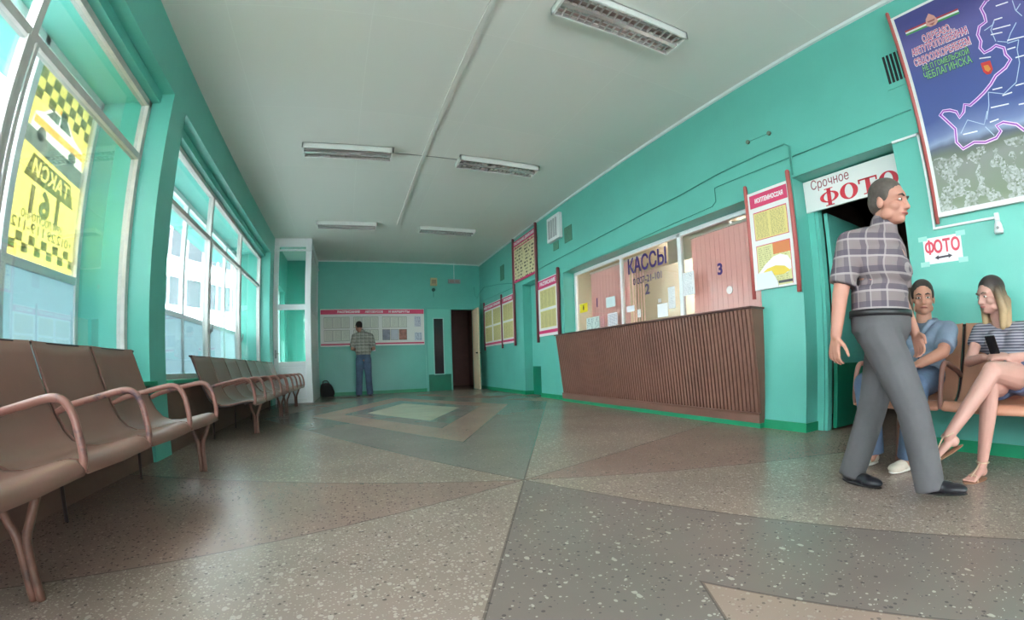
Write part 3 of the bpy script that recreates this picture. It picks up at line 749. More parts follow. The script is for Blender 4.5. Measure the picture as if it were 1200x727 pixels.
# back wall notice board
b = thing('notice_board', (0.57, BY-0.02, 1.31), 'wide notice board with pink header on the back wall before the standing man', 'notice board')
def bbox(x0, x1, z0, z1, d0, d1, name, m): return MB().box(x0, x1, BY-d0, BY-d1, z0, z1).build(name, m, b)
bbox(-0.84, 1.97, 1.30, 2.295, 0.004, 0.024, 'panel', BW)
bbox(-0.83, 1.96, 2.155, 2.275, 0.024, 0.027, 'banner', PINKR); bbox(-0.83, 1.96, 1.335, 1.375, 0.024, 0.027, 'banner', PINKR)
text('РАСПИСАНИЕ', 0.075, (-0.08, BY-0.028, 2.213), WT, b, ROT_B, bold=0.003, width=1.15); text('АВТОБУСОВ', 0.075, (0.60, BY-0.028, 2.213), WT, b, ROT_B, bold=0.003, width=1.05); text('И МАРШРУТЫ', 0.075, (1.28, BY-0.028, 2.213), WT, b, ROT_B, bold=0.003, width=1.1)
FR = mat('grey_sheet_frame', (120, 118, 110), 0.5)
def px_x(u): return -0.84 + (u-92)/(1165-92)*2.81      # measured across the enlarged photograph of the board
for gx in ((130, 214), (219, 301), (306, 388), (430, 510), (517, 597), (604, 684), (725, 805), (810, 892), (897, 980)):
    for z0, z1, row in ((1.78, 2.08, 0), (1.44, 1.735, 1)):
        x0, x1 = px_x(gx[0]), px_x(gx[1])
        bbox(x0, x1, z0, z1, 0.024, 0.0255, 'sheet_frame', FR)
        mm = WPB
        if row == 1 and gx[0] == 725: mm = mat('blue_grey_photo_print', (126, 132, 150), 0.4, noise=0.4, scale=12)
        if row == 1 and gx[0] == 897: mm = mat('red_brown_photo_print', (158, 100, 86), 0.4, noise=0.5, scale=14)
        if row == 1 and gx[0] == 810: mm = mat('pale_blue_print', (186, 188, 200), 0.4, noise=0.1, scale=10)
        bbox(x0+0.008, x1-0.008, z0+0.01, z1-0.01, 0.0255, 0.027, 'sheet', mm)
bbox(px_x(1060), px_x(1130), 1.80, 2.09, 0.024, 0.026, 'sheet', paper_mat('blue_heading_sheet', (206, 206, 216), (120, 124, 160), 9, 1, 0.5, 'XZ'))
bbox(px_x(1060), px_x(1138), 1.42, 1.64, 0.024, 0.026, 'sheet', paper_mat('blue_diploma_sheet', (196, 204, 216), (96, 108, 140), 6, 1, 0.5, 'XZ'))
# papers on the ticket window
GP = paper_mat('green_white_leaflets', (206, 218, 212), (110, 130, 136), 9, 3, 0.5)
def sheet(name, y0, y1, z0, z1, m, label, cat, parts=None):
    a = on_glass(y0, z0); c = on_glass(y1, z1)
    o = MB().box(TX-0.004, TX-0.007, a[1], c[1], a[2], c[2]).build(name, m)
    return tag(o, label, cat)
ys_ = sheet('warning_sticker', 6.31, 6.57, 1.535, 1.685, mat('yellow_sticker', (232, 204, 40), 0.4), 'square yellow sticker on the pane marked 1', 'sticker')
m = MB(); cy, cz = on_glass(6.44, 1.61)[1:]; m.ell((TX-0.008, cy, cz+0.03), (0.001, 0.016, 0.016)); m.box(TX-0.0075, TX-0.0085, cy-0.018, cy+0.018, cz-0.035, cz+0.018); m.build('pictogram', BLACK, ys_)
sheet('leaflet_sheet', 5.95, 6.355, 1.215, 1.42, GP, 'pale green sheet of leaflets low on the pane marked 1', 'notice')
sheet('leaflet', 5.80, 5.92, 1.225, 1.40, paper_mat('pink_leaflet', (206, 150, 150), (110, 70, 80), 6, 1, 0.5), 'small pink leaflet right of the pale green sheet', 'notice')
sheet('paper_notice', 5.48, 5.73, 1.52, 1.68, mat('pale_aqua_paper', (200, 220, 222), 0.5), 'pale aqua blank paper high on the pane marked 1', 'notice')
sheet('timetable_sheet', 5.43, 5.70, 1.205, 1.425, GRID, 'white sheet with table under the pale aqua paper', 'notice')
sheet('paper_strip', 5.00, 5.19, 1.39, 1.475, mat('plain_white_paper', (226, 228, 236), 0.5), 'white paper strip across the pink bunch of blind', 'notice')
sheet('price_tag', 4.86, 4.93, 1.29, 1.40, WPY, 'tiny white tag below the digit 2 on middle pane', 'notice')
sheet('paper_notice', 4.285, 4.49, 1.245, 1.42, mat('plain_notice_paper', (238, 236, 240), 0.5, noise=0.02, scale=20), 'nearly square white notice above the counter on the middle pane', 'notice')
sheet('paper_notice', 4.135, 4.265, 1.335, 1.61, WPY, 'upright typed notice at the right edge of the middle pane', 'notice')
sheet('paper_notice', 3.78, 3.99, 1.46, 1.745, WPY, 'upright typed notice at the left edge of the pane marked 3', 'notice')
sheet('small_label', 4.41, 4.47, 1.44, 1.49, mat('grey_white_label', (206, 204, 206), 0.5), 'small pale label above the square white notice', 'sticker')
d = MB(); c = on_glass(3.235, 1.43); d.tube([(TX-0.001, c[1], c[2]), (TX-0.010, c[1], c[2])], 0.045, 20); tag(d.build('speech_disc', mat('white_disc_plastic', (226, 222, 220), 0.3), ), 'round white disc on the pane marked 3', 'speech disc')

# ------------------------------------------------------------------ photo signs
s = MB(); s.box(FX-0.03, FX-0.005, PD0+0.03, PD1-0.01, 2.03, 2.335)
sg = tag(s.build('photo_sign', BW), 'white sign with red photo lettering over the side doorway', 'sign')
RED = mat('red_sign_lettering', (206, 44, 62), 0.4); DRED = mat('maroon_sign_lettering', (150, 66, 78), 0.4)
FXX = FX-0.032
text('Срочное', 0.125, (FXX, 1.925, 2.272), DRED, sg, fit=0.40)
# serif capitals built from strokes
def serif_word(parent, m, xw, y0, z0, h, letters):
    """letters: (kind, left edge, width); u runs to the viewer's right (towards -y)"""
    fn = lambda u, v, w: (xw-w, y0-u, z0+v)
    def ring(g, cx, cy, rx, ry, tx, ty, n=28):
        for i in range(n):
            a0, a1 = 2*PI*i/n, 2*PI*(i+1)/n
            q = [(cx+rx*math.cos(a0), cy+ry*math.sin(a0)), (cx+rx*math.cos(a1), cy+ry*math.sin(a1)), (cx+(rx-tx)*math.cos(a1), cy+(ry-ty)*math.sin(a1)), (cx+(rx-tx)*math.cos(a0), cy+(ry-ty)*math.sin(a0))]
            g.prism(q, 0, 0.003, fn)
    R = lambda g, a, b_, c_, d_: g.prism([(a, c_), (b_, c_), (b_, d_), (a, d_)], 0, 0.003, fn)
    for k, u, wdt in letters:
        g = MB()
        if k == 'О': ring(g, u+wdt/2, h/2, wdt/2, h*0.52, wdt*0.27, h*0.07)
        if k == 'Ф':
            ring(g, u+wdt/2, h*0.5, wdt/2, h*0.36, wdt*0.20, h*0.06); R(g, u+wdt*0.40, u+wdt*0.60, -h*0.06, h*1.06); R(g, u+wdt*0.27, u+wdt*0.73, -h*0.08, -h*0.02); R(g, u+wdt*0.27, u+wdt*0.73, h*1.02, h*1.08)
        if k == 'Т':
            R(g, u+wdt*0.38, u+wdt*0.62, 0, h); R(g, u, u+wdt, h*0.91, h); R(g, u, u+wdt*0.08, h*0.72, h); R(g, u+wdt*0.92, u+wdt, h*0.72, h); R(g, u+wdt*0.22, u+wdt*0.78, 0, h*0.06)
        g.build('letter', m, parent)
serif_word(sg, RED, FX-0.031, 2.045, 2.055, 0.142, (('Ф', 0.0, 0.195), ('О', 0.21, 0.18), ('Т', 0.40, 0.18), ('О', 0.59, 0.18)))
s = MB(); s.box(RX-0.001, RX-0.003, 0.808, 1.098, 1.342, 1.535); sp_ = tag(s.build('paper_sign', mat('white_sign_paper', (232, 226, 230), 0.5)), 'small paper sign with pink word and arrow above the seated man', 'sign')
for i_, ch_ in enumerate('ФОТО'): text(ch_, 0.125, (RX-0.004, 0.953+0.066*(1.5-i_), 1.458), mat('pink_sign_lettering', (216, 70, 90), 0.5), sp_, bold=0.004, width=0.74, name='letter')
m = MB(); m.prism([(1.02, 1.383), (0.99, 1.40), (0.99, 1.39), (0.915, 1.393), (0.915, 1.403), (0.885, 1.386), (0.915, 1.369), (0.915, 1.379), (0.99, 1.376), (0.99, 1.366)], 0.003, 0.0042, lambda u, v, w: (RX-w, u, v)); m.build('arrow', mat('dark_arrow_print', (60, 50, 64), 0.5), sp_)
TAPE = mat('yellowed_clear_tape', (150, 208, 198), 0.3)
for y, z in ((1.098, 1.535), (0.808, 1.535), (1.098, 1.345), (0.808, 1.345)):
    MB().box(RX-0.003, RX-0.0036, y-0.035, y+0.035, z-0.018, z+0.018).build('tape', TAPE, sp_)

# ------------------------------------------------------------------ the map
def map_print():
    m = bpy.data.materials.new('printed_map_picture'); m.use_nodes = True
    nt = m.node_tree; b = nt.nodes['Principled BSDF']; b.inputs['Roughness'].default_value = 0.3; Lk = nt.links.new
    tc = nt.nodes.new('ShaderNodeTexCoord'); sp = nt.nodes.new('ShaderNodeSeparateXYZ'); Lk(tc.outputs['Object'], sp.inputs[0])
    mr = nt.nodes.new('ShaderNodeMapRange'); mr.inputs[1].default_value = 1.68; mr.inputs[2].default_value = 3.36; Lk(sp.outputs['Z'], mr.inputs[0])
    n = nt.nodes.new('ShaderNodeTexNoise'); n.inputs['Scale'].default_value = 2.5; n.inputs['Detail'].default_value = 5; Lk(tc.outputs['Object'], n.inputs['Vector'])
    ad = nt.nodes.new('ShaderNodeMath'); ad.operation = 'MULTIPLY_ADD'; Lk(n.outputs['Fac'], ad.inputs[0]); ad.inputs[1].default_value = 0.10; Lk(mr.outputs[0], ad.inputs[2])
    r = nt.nodes.new('ShaderNodeValToRGB'); e = r.color_ramp.elements
    stops = [(0.0, (150, 158, 140)), (0.10, (120, 132, 108)), (0.26, (136, 140, 134)), (0.30, (110, 118, 104)), (0.34, (96, 100, 120)), (0.37, (146, 160, 192)), (0.40, (116, 130, 176)), (0.48, (74, 90, 148)), (0.68, (76, 88, 150)), (0.86, (98, 94, 154)), (1.0, (70, 70, 132))]
    e[0].position, e[0].color = stops[0][0], lin(stops[0][1]); e[1].position, e[1].color = stops[-1][0], lin(stops[-1][1])
    for p, c in stops[1:-1]:
        x = e.new(p); x.color = lin(c)
    Lk(ad.outputs[0], r.inputs['Fac'])
    v = nt.nodes.new('ShaderNodeTexVoronoi'); v.inputs['Scale'].default_value = 70; Lk(tc.outputs['Object'], v.inputs['Vector'])
    n2 = nt.nodes.new('ShaderNodeTexNoise'); n2.inputs['Scale'].default_value = 7; Lk(tc.outputs['Object'], n2.inputs['Vector'])
    def M(op, a, c):
        q = nt.nodes.new('ShaderNodeMath'); q.operation = op
        for i, x in enumerate((a, c)):
            if isinstance(x, (int, float)): q.inputs[i].default_value = x
            else: Lk(x, q.inputs[i])
        return q.outputs[0]
    town = M('MULTIPLY', M('MULTIPLY', M('LESS_THAN', mr.outputs[0], 0.25), M('GREATER_THAN', n2.outputs['Fac'], 0.48)), 0.6)
    sc = nt.nodes.new('ShaderNodeSeparateColor'); Lk(v.outputs['Color'], sc.inputs[0])
    rr = nt.nodes.new('ShaderNodeValToRGB'); rr.color_ramp.elements[0].color = lin((104, 112, 92)); rr.color_ramp.elements[1].color = lin((216, 214, 220)); Lk(sc.outputs[0], rr.inputs['Fac'])
    mx = nt.nodes.new('ShaderNodeMix'); mx.data_type = 'RGBA'; Lk(town, mx.inputs[0]); Lk(r.outputs['Color'], mx.inputs[6]); Lk(rr.outputs['Color'], mx.inputs[7])
    Lk(mx.outputs[2], b.inputs['Base Color']); return m
mp = thing('wall_map', (RX-0.03, 0.0, 1.67), 'big blue regional map panel high on the wall above the bench', 'map')
MD = 0.045
wbox(-1.30, 0.945, 1.665, 3.385, 0.012, MD-0.004, 'board', BW, mp)
MB().box(RX-MD+0.004, RX-MD, -1.27, 0.918, 1.70, 3.36).build('map_print', map_print(), mp)
pole(mp, 0.958, 1.62, 3.46, 0.016, POLER, 0.034); pole(mp, -1.315, 1.62, 3.46, 0.016, POLER, 0.034)
def ribbon(pts, wd_, d, name, m, parent):
    g = MB(); n = len(pts); V = [Vector(p) for p in pts]; rows = []
    for i in range(n):
        t = (V[min(i+1, n-1)]-V[max(i-1, 0)]).normalized(); q = Vector((-t.y, t.x))*wd_/2
        rows.append([g.bm.verts.new((RX-d, *(V[i]+q))), g.bm.verts.new((RX-d, *(V[i]-q))), g.bm.verts.new((RX-d-0.0012, *(V[i]-q))), g.bm.verts.new((RX-d-0.0012, *(V[i]+q)))])
    for i in range(n-1):
        for k in range(4): g.bm.faces.new((rows[i][k], rows[i][(k+1) % 4], rows[i+1][(k+1) % 4], rows[i+1][k]))
    return g.build(name, m, parent)
OUTLINE = [(0.206, 3.158), (0.258, 3.117), (0.253, 3.055), (0.259, 2.999), (0.315, 2.982), (0.346, 2.925), (0.34, 2.865), (0.361, 2.818), (0.344, 2.769), (0.293, 2.775), (0.251, 2.791), (0.204, 2.751), (0.208, 2.699), (0.187, 2.65), (0.236, 2.604), (0.318, 2.57), (0.367, 2.522), (0.427, 2.479), (0.485, 2.447), (0.548, 2.417), (0.586, 2.437), (0.606, 2.384), (0.645, 2.352), (0.658, 2.402), (0.702, 2.431), (0.751, 2.441), (0.784, 2.412), (0.783, 2.425), (0.696, 2.278), (0.71, 2.178), (0.673, 2.116), (0.585, 2.141), (0.508, 2.119), (0.426, 2.129), (0.386, 2.167), (0.406, 2.214), (0.356, 2.224), (0.272, 2.183), (0.233, 2.131)]
ROADS = [[(0.035, 3.078), (0.04, 2.995), (0.014, 2.934)], [(0.066, 2.902), (0.127, 2.84), (0.169, 2.784), (0.231, 2.817)], [(0.172, 2.775), (0.091, 2.77)], [(0.091, 2.77), (0.123, 2.704), (0.136, 2.605), (0.198, 2.474), (0.3, 2.421), (0.4, 2.469)], [(0.4, 2.469), (0.421, 2.374), (0.461, 2.277)], [(0.205, 2.974), (0.247, 2.922), (0.242, 2.822)], [(0.035, 2.993), (-0.007, 3.029)], [(0.201, 2.986), (0.224, 2.954), (0.292, 2.936)], [(0.443, 2.336), (0.487, 2.247), (0.594, 2.316), (0.664, 2.233)], [(0.483, 2.229), (0.437, 2.149)]]
LABEL_LINES = [[(0.155, 3.087), (0.066, 3.079)], [(0.201, 2.986), (0.142, 2.98)], [(0.259, 2.885), (0.178, 2.87)], [(0.235, 2.919), (0.108, 2.901)], [(0.166, 2.796), (0.049, 2.78)], [(0.39, 2.74), (0.31, 2.72)], [(0.313, 2.413), (0.243, 2.414)], [(0.413, 2.352), (0.286, 2.341)], [(0.224, 2.315), (0.187, 2.312)], [(0.367, 2.477), (0.298, 2.471)], [(0.186, 2.73), (0.128, 2.726)], [(0.152, 2.65), (0.091, 2.646)], [(0.209, 2.453), (0.149, 2.451)], [(0.65, 2.22), (0.544, 2.214)], [(0.445, 2.251), (0.38, 2.256)]]
OUTLINE += [(0.20, 2.12), (0.12, 2.17), (0.02, 2.14), (-0.12, 2.2), (-0.3, 2.16), (-0.42, 2.26), (-0.6, 2.3), (-0.7, 2.48), (-0.66, 2.7), (-0.78, 2.9), (-0.6, 3.1), (-0.4, 3.2), (-0.2, 3.16), (0.0, 3.24), (0.2, 3.158)]
MAG = mat('map_border_magenta', (150, 60, 170), 0.4); LIL = mat('map_border_pale', (236, 206, 240), 0.4); RDW = mat('map_road_white', (190, 206, 226), 0.4)
ribbon(OUTLINE, 0.026, MD+0.0002, 'region_outline', LIL, mp); ribbon(OUTLINE, 0.010, MD+0.0016, 'region_outline', MAG, mp)
for q in ROADS: ribbon(q, 0.006, MD+0.0002, 'road_line', RDW, mp)
for q in LABEL_LINES: ribbon(q, 0.009, MD+0.0003, 'place_name', WT, mp)
PNK = mat('map_title_pink', (196, 84, 120), 0.5); LGR = mat('map_subtitle_green', (132, 190, 132), 0.5); DGR = mat('map_subtitle_outline', (40, 66, 80), 0.5)
for s_, sz, y, z, wdt, m1, m2 in (('ОДРЕАSО,', 0.084, 0.630, 3.070, 0.235, PNK, WT), ('АВЕТУТРОПОЛЕБЕЙНАЯ', 0.084, 0.632, 2.992, 0.455, PNK, WT), ('СВДООХКОРЕЯБЕЕМ', 0.084, 0.638, 2.900, 0.452, PNK, WT), ('НЕ П ГОМЕЛЬСКОЙ', 0.062, 0.630, 2.826, 0.37, LGR, DGR), ('ЧЕБЛАГИНСКА', 0.085, 0.634, 2.757, 0.378, LGR, DGR)):
    text(s_, sz, (RX-MD-0.002, y, z), m2, mp, name='title_outline', bold=0.005, fit=wdt+0.008, depth=0.0015)
    text(s_, sz, (RX-MD-0.004, y, z), m1, mp, name='title', bold=0.001, fit=wdt, depth=0.0015)
for k, c in enumerate(((176, 60, 70), (226, 226, 220), (70, 150, 84))):
    z = 3.215-k*0.016; g = MB(); g.prism([(0.86, z-0.004), (0.415, z-0.016), (0.415, z-0.030), (0.86, z-0.018)], 0, 0.002, lambda u, v, w: (RX-MD-0.001-w, u, v)); g.build('emblem_ribbon', mat('emblem_tone_%d' % k, c, 0.5), mp)
g = MB(); g.prism([(0.637, 3.265), (0.60, 3.225), (0.585, 3.17), (0.61, 3.145), (0.655, 3.145), (0.685, 3.17), (0.672, 3.225)], 0, 0.003, lambda u, v, w: (RX-MD-0.003-w, u, v)); g.build('emblem', mat('emblem_salmon', (206, 150, 140), 0.5), mp)
g = MB(); g.prism([(0.668, 3.20), (0.602, 3.198), (0.61, 3.185), (0.66, 3.187)], 0, 0.001, lambda u, v, w: (RX-MD-0.0062-w, u, v)); g.prism([(0.66, 3.17), (0.61, 3.17), (0.635, 3.152)], 0, 0.001, lambda u, v, w: (RX-MD-0.0062-w, u, v)); g.build('emblem_figure', mat('emblem_dark', (150, 84, 84), 0.5), mp)
g = MB(); g.prism([(0.392, 2.70), (0.322, 2.695), (0.322, 2.625), (0.345, 2.597), (0.375, 2.60), (0.392, 2.63)], 0, 0.003, lambda u, v, w: (RX-MD-0.001-w, u, v)); g.build('crest', mat('crest_red', (206, 58, 56), 0.5), mp)
g = MB(); g.prism([(0.378, 2.672), (0.345, 2.668), (0.336, 2.63), (0.358, 2.615), (0.376, 2.635)], 0, 0.001, lambda u, v, w: (RX-MD-0.0042-w, u, v)); g.build('crest_figure', mat('crest_ochre', (216, 140, 60), 0.5), mp)

# ------------------------------------------------------------------ taxi poster stuck on the outside of the outer glazing, seen from behind
SF = film_mat('pale_poster_film', (255, 253, 240), 0.6); YF = tint_mat('yellow_poster_ink', (253, 234, 132)); DF = tint_mat('charcoal_poster_ink', (112, 122, 120)); OF = tint_mat('orange_poster_ink', (246, 190, 96))
po = thing('taxi_poster', (XO-0.07, 3.4, 1.56), 'yellow and black taxi poster on the outer window, seen from behind', 'poster')
PXX = XO-0.065
MB().box(PXX, PXX-0.001, 2.93, 3.88, 1.54, 2.985).build('sheet', SF, po)
def pf(poly, d, name, m): g = MB(); g.prism(poly, d, d+0.0012, lambda u, v, w: (PXX+w, u, v)); return g.build(name, m, po)
def checks(zs, rows, y0, y1, n, phase, m):
    g = MB(); p = (y1-y0)/n
    for r in range(rows):
        for i in range(n):
            if (i+r+phase) % 2: g.box(PXX+0.0006, PXX+0.0018, y0+p*i, y0+p*(i+1), zs-r*p*0.86, zs-(r+1)*p*0.86)
    return g.build('checker_pattern', m, po)
BAND = [(2.955, 2.50), (3.865, 2.44), (3.865, 2.29), (2.955, 2.375)]
CAR = [(3.02, 2.50), (3.04, 2.62), (3.14, 2.66), (3.24, 2.74), (3.48, 2.74), (3.60, 2.65), (3.76, 2.61), (3.80, 2.455)]
pf(BAND, 0.001, 'dark_band', DF)
pf([(2.955, 2.50)] + CAR + [(3.865, 2.44), (3.865, 2.975), (2.955, 2.975)], 0.001, 'yellow_field', YF)
pf([(2.955, 2.375), (3.865, 2.29), (3.865, 1.555), (2.955, 1.555)], 0.001, 'yellow_field', YF)
checks(1.735, 2, 2.98, 3.84, 11, 0, DF); checks(2.965, 3, 2.98, 3.84, 9, 1, DF)
# name plate with the letters left open, so that they show in the colour of the sheet
def open_plate(s, size, poly, cy, cz, tilt):
    g = MB(); R_ = Matrix.Rotation(-tilt, 4, 'Z')
    g.prism([tuple((R_ @ Vector((-(y-cy), z-cz, 0)))[:2]) for y, z in poly], -0.0006, 0.0006, lambda u, v, w: (u, v, w))
    pm = g.mesh('plate'); a = bpy.data.objects.new('plate', pm); COL.objects.link(a)
    tm = text_mesh(s, size, depth=0.01, bold=0.004)
    bm = bmesh.new(); bm.from_mesh(tm); bmesh.ops.remove_doubles(bm, verts=bm.verts, dist=1e-5); bmesh.ops.recalc_face_normals(bm, faces=bm.faces); bm.to_mesh(tm); bm.free()
    c = bpy.data.objects.new('cutter', tm); COL.objects.link(c)
    md = a.modifiers.new('cut', 'BOOLEAN'); md.operation = 'DIFFERENCE'; md.solver = 'EXACT'; md.object = c
    dg = bpy.context.evaluated_depsgraph_get(); dg.update(); me = bpy.data.meshes.new_from_object(a.evaluated_get(dg))
    bpy.data.objects.remove(a); bpy.data.objects.remove(c)
    me.transform(Matrix.Translation((PXX+0.0035, cy, cz)) @ ROT_R @ Matrix.Rotation(tilt, 4, 'Z')); me.materials.clear(); me.materials.append(DF); return link('name_plate', me, po)
open_plate('ТАКСИ', 0.155, [(3.05, 2.14), (3.75, 2.085), (3.67, 2.275), (3.12, 2.325)], 3.40, 2.207, math.radians(4.5))
for k_, ch_ in enumerate('161'): text(ch_, 0.27, (PXX+0.004, 3.53-0.17*k_, 1.985), DF, po, bold=0.012, name='digit')
text('КРУГЛОСУТОЧНО', 0.080, (PXX+0.004, 3.36, 1.865), DF, po, fit=0.54, bold=0.002, name='lettering')
for s_, y_, f_ in (('+012', 3.685, 0.225), ('29', 3.49, 0.11), ('119-112', 3.20, 0.40)): text(s_, 0.105, (PXX+0.004, y_, 1.785), DF, po, bold=0.0015, fit=f_, name='phone_number')
# plain drawn saloon car above the band
pf([(3.17, 2.655), (3.26, 2.725), (3.35, 2.725), (3.35, 2.65)], 0.0025, 'car_window', DF); pf([(3.37, 2.65), (3.37, 2.725), (3.47, 2.725), (3.56, 2.645)], 0.0025, 'car_window', DF)
pf([(3.05, 2.60), (3.76, 2.585), (3.78, 2.53), (3.04, 2.54)], 0.0025, 'car_stripe', OF)
for y in (3.17, 3.62):
    pf([(y+0.058*math.cos(a*PI/9), 2.485+0.058*math.sin(a*PI/9)) for a in range(18)], 0.004, 'car_wheel', DF)
pf([(3.33, 2.745), (3.33, 2.78), (3.43, 2.78), (3.43, 2.745)], 0.0025, 'car_roof_sign', OF)

# ------------------------------------------------------------------ ceiling lights (all switched off)
LW = mat('white_light_housing', (222, 224, 220), 0.4); LOUV = mat('aluminium_louver', (226, 222, 220), 0.2, metal=0.6); REFL = mat('fluorescent_reflector', (214, 196, 190), 0.2, metal=0.4); TUBW = mat('unlit_tube_glass', (220, 224, 222), 0.2)
def ceiling_light(x0, y0, label):
    W_, D_, Hh = 1.20, 0.30, 0.075
    t = thing('ceiling_light', (x0+W_/2, y0+D_/2, CZ), label, 'ceiling light', 'louvred ceiling lights')
    m = MB(); z0, z1 = CZ-Hh, CZ
    m.box(x0, x0+W_, y0, y0+0.018, z0, z1); m.box(x0, x0+W_, y0+D_-0.018, y0+D_, z0, z1); m.box(x0, x0+0.02, y0, y0+D_, z0, z1); m.box(x0+W_-0.02, x0+W_, y0, y0+D_, z0, z1); m.box(x0, x0+W_, y0, y0+D_, z1-0.008, z1)
    m.build('housing', LW, t)
    MB().box(x0+0.02, x0+W_-0.02, y0+0.018, y0+D_-0.018, z1-0.016, z1-0.009).build('reflector', REFL, t)
    l = MB()
    for k in range(1, 17): 
        x = x0+0.02+(W_-0.04)*k/17
        for a, c in ((0.02, 0.13), (0.17, 0.28)): l.box(x-0.0015, x+0.0015, y0+a, y0+c, z0+0.004, z0+0.034)
    for a in (0.019, 0.13, 0.17, 0.279):
        l.box(x0+0.02, x0+W_-0.02, y0+a-0.002, y0+a+0.002, z0+0.003, z0+0.038)
    l.box(x0+0.02, x0+W_-0.02, y0+0.132, y0+0.168, z0+0.004, z0+0.012)
    l.build('louver', LOUV, t)
    for a in (0.075, 0.225): 
        q = MB(); q.tube([(x0+0.03, y0+a, z0+0.048), (x0+W_-0.03, y0+a, z0+0.048)], 0.012, 10); q.build('tube', TUBW, t)
    return t
ceiling_light(1.38, 2.36, 'unlit louvred ceiling light nearest the top edge, before the blue map')
ceiling_light(-0.72, 5.58, 'unlit louvred ceiling light on the window side, halfway down the hall')
ceiling_light(1.39, 5.58, 'unlit louvred ceiling light on the counter side, halfway down the hall')
ceiling_light(-0.72, 8.80, 'unlit louvred ceiling light on the window side, closest to the porch')
ceiling_light(1.37, 8.88, 'unlit louvred ceiling light on the counter side, closest to the back wall')

g = MB(); g.tube([(0.49, 5.73, CZ-0.006), (1.38, 5.73, CZ-0.006)], 0.005, 6); tag(g.build('fixed_wire', mat('grey_wire', (150, 152, 148), 0.5)), 'thin grey wire on the ceiling joining the two middle lights', 'wire')
# ------------------------------------------------------------------ vents, cables, small wall fittings
v = thing('vent_cover', (RX, 7.09, 2.93), 'white slatted vent box high on the wall left of the counter', 'vent cover')
wbox(6.84, 7.35, 2.95, 3.43, 0.0, 0.075, 'box', mat('white_vent_metal', (220, 222, 224), 0.4), v, 0.012)
g = MB()
for k in range(4): g.box(RX-0.075, RX-0.085, 6.93+0.095*k, 6.985+0.095*k, 3.01, 3.36)
g.build('slats', mat('grey_vent_slats', (168, 170, 174), 0.4), v)
PATCH = mat('olive_vent_mesh', (76, 128, 106), 0.7, noise=0.2, scale=40)
for y0, y1, z0, z1, lb in ((6.49, 6.77, 2.81, 3.095, 'flat olive vent mesh right of the white vent box'), (7.01, 7.23, 2.78, 2.94, 'flat olive vent mesh under the white vent box'), (9.98, 10.27, 2.77, 3.15, 'narrow olive vent mesh near the back corner')):
    tag(wbox(y0, y1, z0, z1, 0.0, 0.008, 'vent_mesh', PATCH, None, 0.003), lb, 'vent mesh')
v = thing('vent_grille', (RX, 1.03, 2.84), 'turquoise wall vent with dark vertical slots left of the map', 'vent grille')
wbox(0.90, 1.15, 2.79, 3.15, 0.0, 0.008, 'frame', TURQ, v, 0.003)
g = MB()
for k in range(5): g.box(RX-0.008, RX-0.011, 0.965+0.034*k, 0.987+0.034*k, 2.84, 3.10)
g.build('slots', BLACK, v)
CAB = mat('painted_cable', (78, 160, 145), 0.5); CABW = mat('white_conduit', (222, 226, 226), 0.5)
def cable(pts, r, m, label, name='hanging_cable', cat='cable'):
    g = MB(); g.tube(pts, r, 6); return tag(g.build(name, m), label, cat)
xr = RX-0.013
cable([(xr, 7.92, 2.575), (xr, 7.58, 2.585), (xr, 5.95, 2.605), (xr, 4.84, 2.63), (xr, 3.72, 2.66), (xr, 3.15, 2.70), (xr, 2.51, 2.708), (xr, 2.24, 2.705), (xr, 2.19, 2.66), (xr, 2.20, 2.37)], 0.009, CAB, 'long painted cable sagging along the wall above the ticket window')
cable([(xr, 6.6, 2.30), (xr, 4.81, 2.315), (xr, 3.26, 2.36), (xr, 3.20, 2.40), (xr, 3.20, 2.555), (xr, 3.15, 2.56), (xr, 2.21, 2.548)], 0.006, CAB, 'thin painted cable stepping up over the pane marked 3')
cable([(xr, 2.17, 2.545), (xr, 1.6, 2.55), (xr, 1.0, 2.56)], 0.006, CAB, 'thin painted cable running from doorway corner to the map pole')
cable([(xr, 11.6, 2.49), (xr, 10.4, 2.47), (xr, 9.34, 2.45)], 0.006, CAB, 'dark cable along the top of the two-panel timetable board')
cable([(3.44, BY-0.01, 2.95), (3.46, BY-0.02, 2.7), (3.52, BY-0.02, 2.62), (xr-0.01, BY-0.03, 2.74), (xr, BY-0.5, 2.86), (xr, 10.4, 2.72), (xr, 9.4, 2.56)], 0.008, CAB, 'loose cable looping through the back right corner')
a = thing('fixed_wire', (RX, 2.53, 2.89), 'two old wall anchors joined by a wire above the red poles', 'wall anchor')  # pair of wall anchors with a thin wire stretched between them
for y, z in ((2.668, 2.897), (2.394, 2.884)):
    g = MB(); g.tube([(RX, y, z), (RX-0.02, y, z)], 0.022, 12); g.build('anchor', mat('tarnished_metal', (96, 112, 96), 0.5), a)
g = MB(); g.tube([(RX-0.012, 2.66, 2.897), (RX-0.012, 2.40, 2.884)], 0.003, 6); g.build('wire', CAB, a)
g = MB(); g.box(RX-0.002, RX-0.018, 1.215, 0.985, 2.335, 2.353); g.box(RX-0.002, RX-0.018, 0.985, 1.003, 1.588, 2.353); g.box(RX-0.002, RX-0.018, 0.985, 0.550, 1.588, 1.604)
tag(g.build('conduit', CABW), 'white conduit running down beside the map and along under it', 'conduit')
bl = thing('door_bell', (RX-0.02, 0.525, 1.48), 'small white bell at the end of the white conduit under the map', 'bell')
g = MB(); g.box(RX, RX-0.03, 0.515, 0.548, 1.565, 1.625); g.build('bracket', CABW, bl, 0.004)
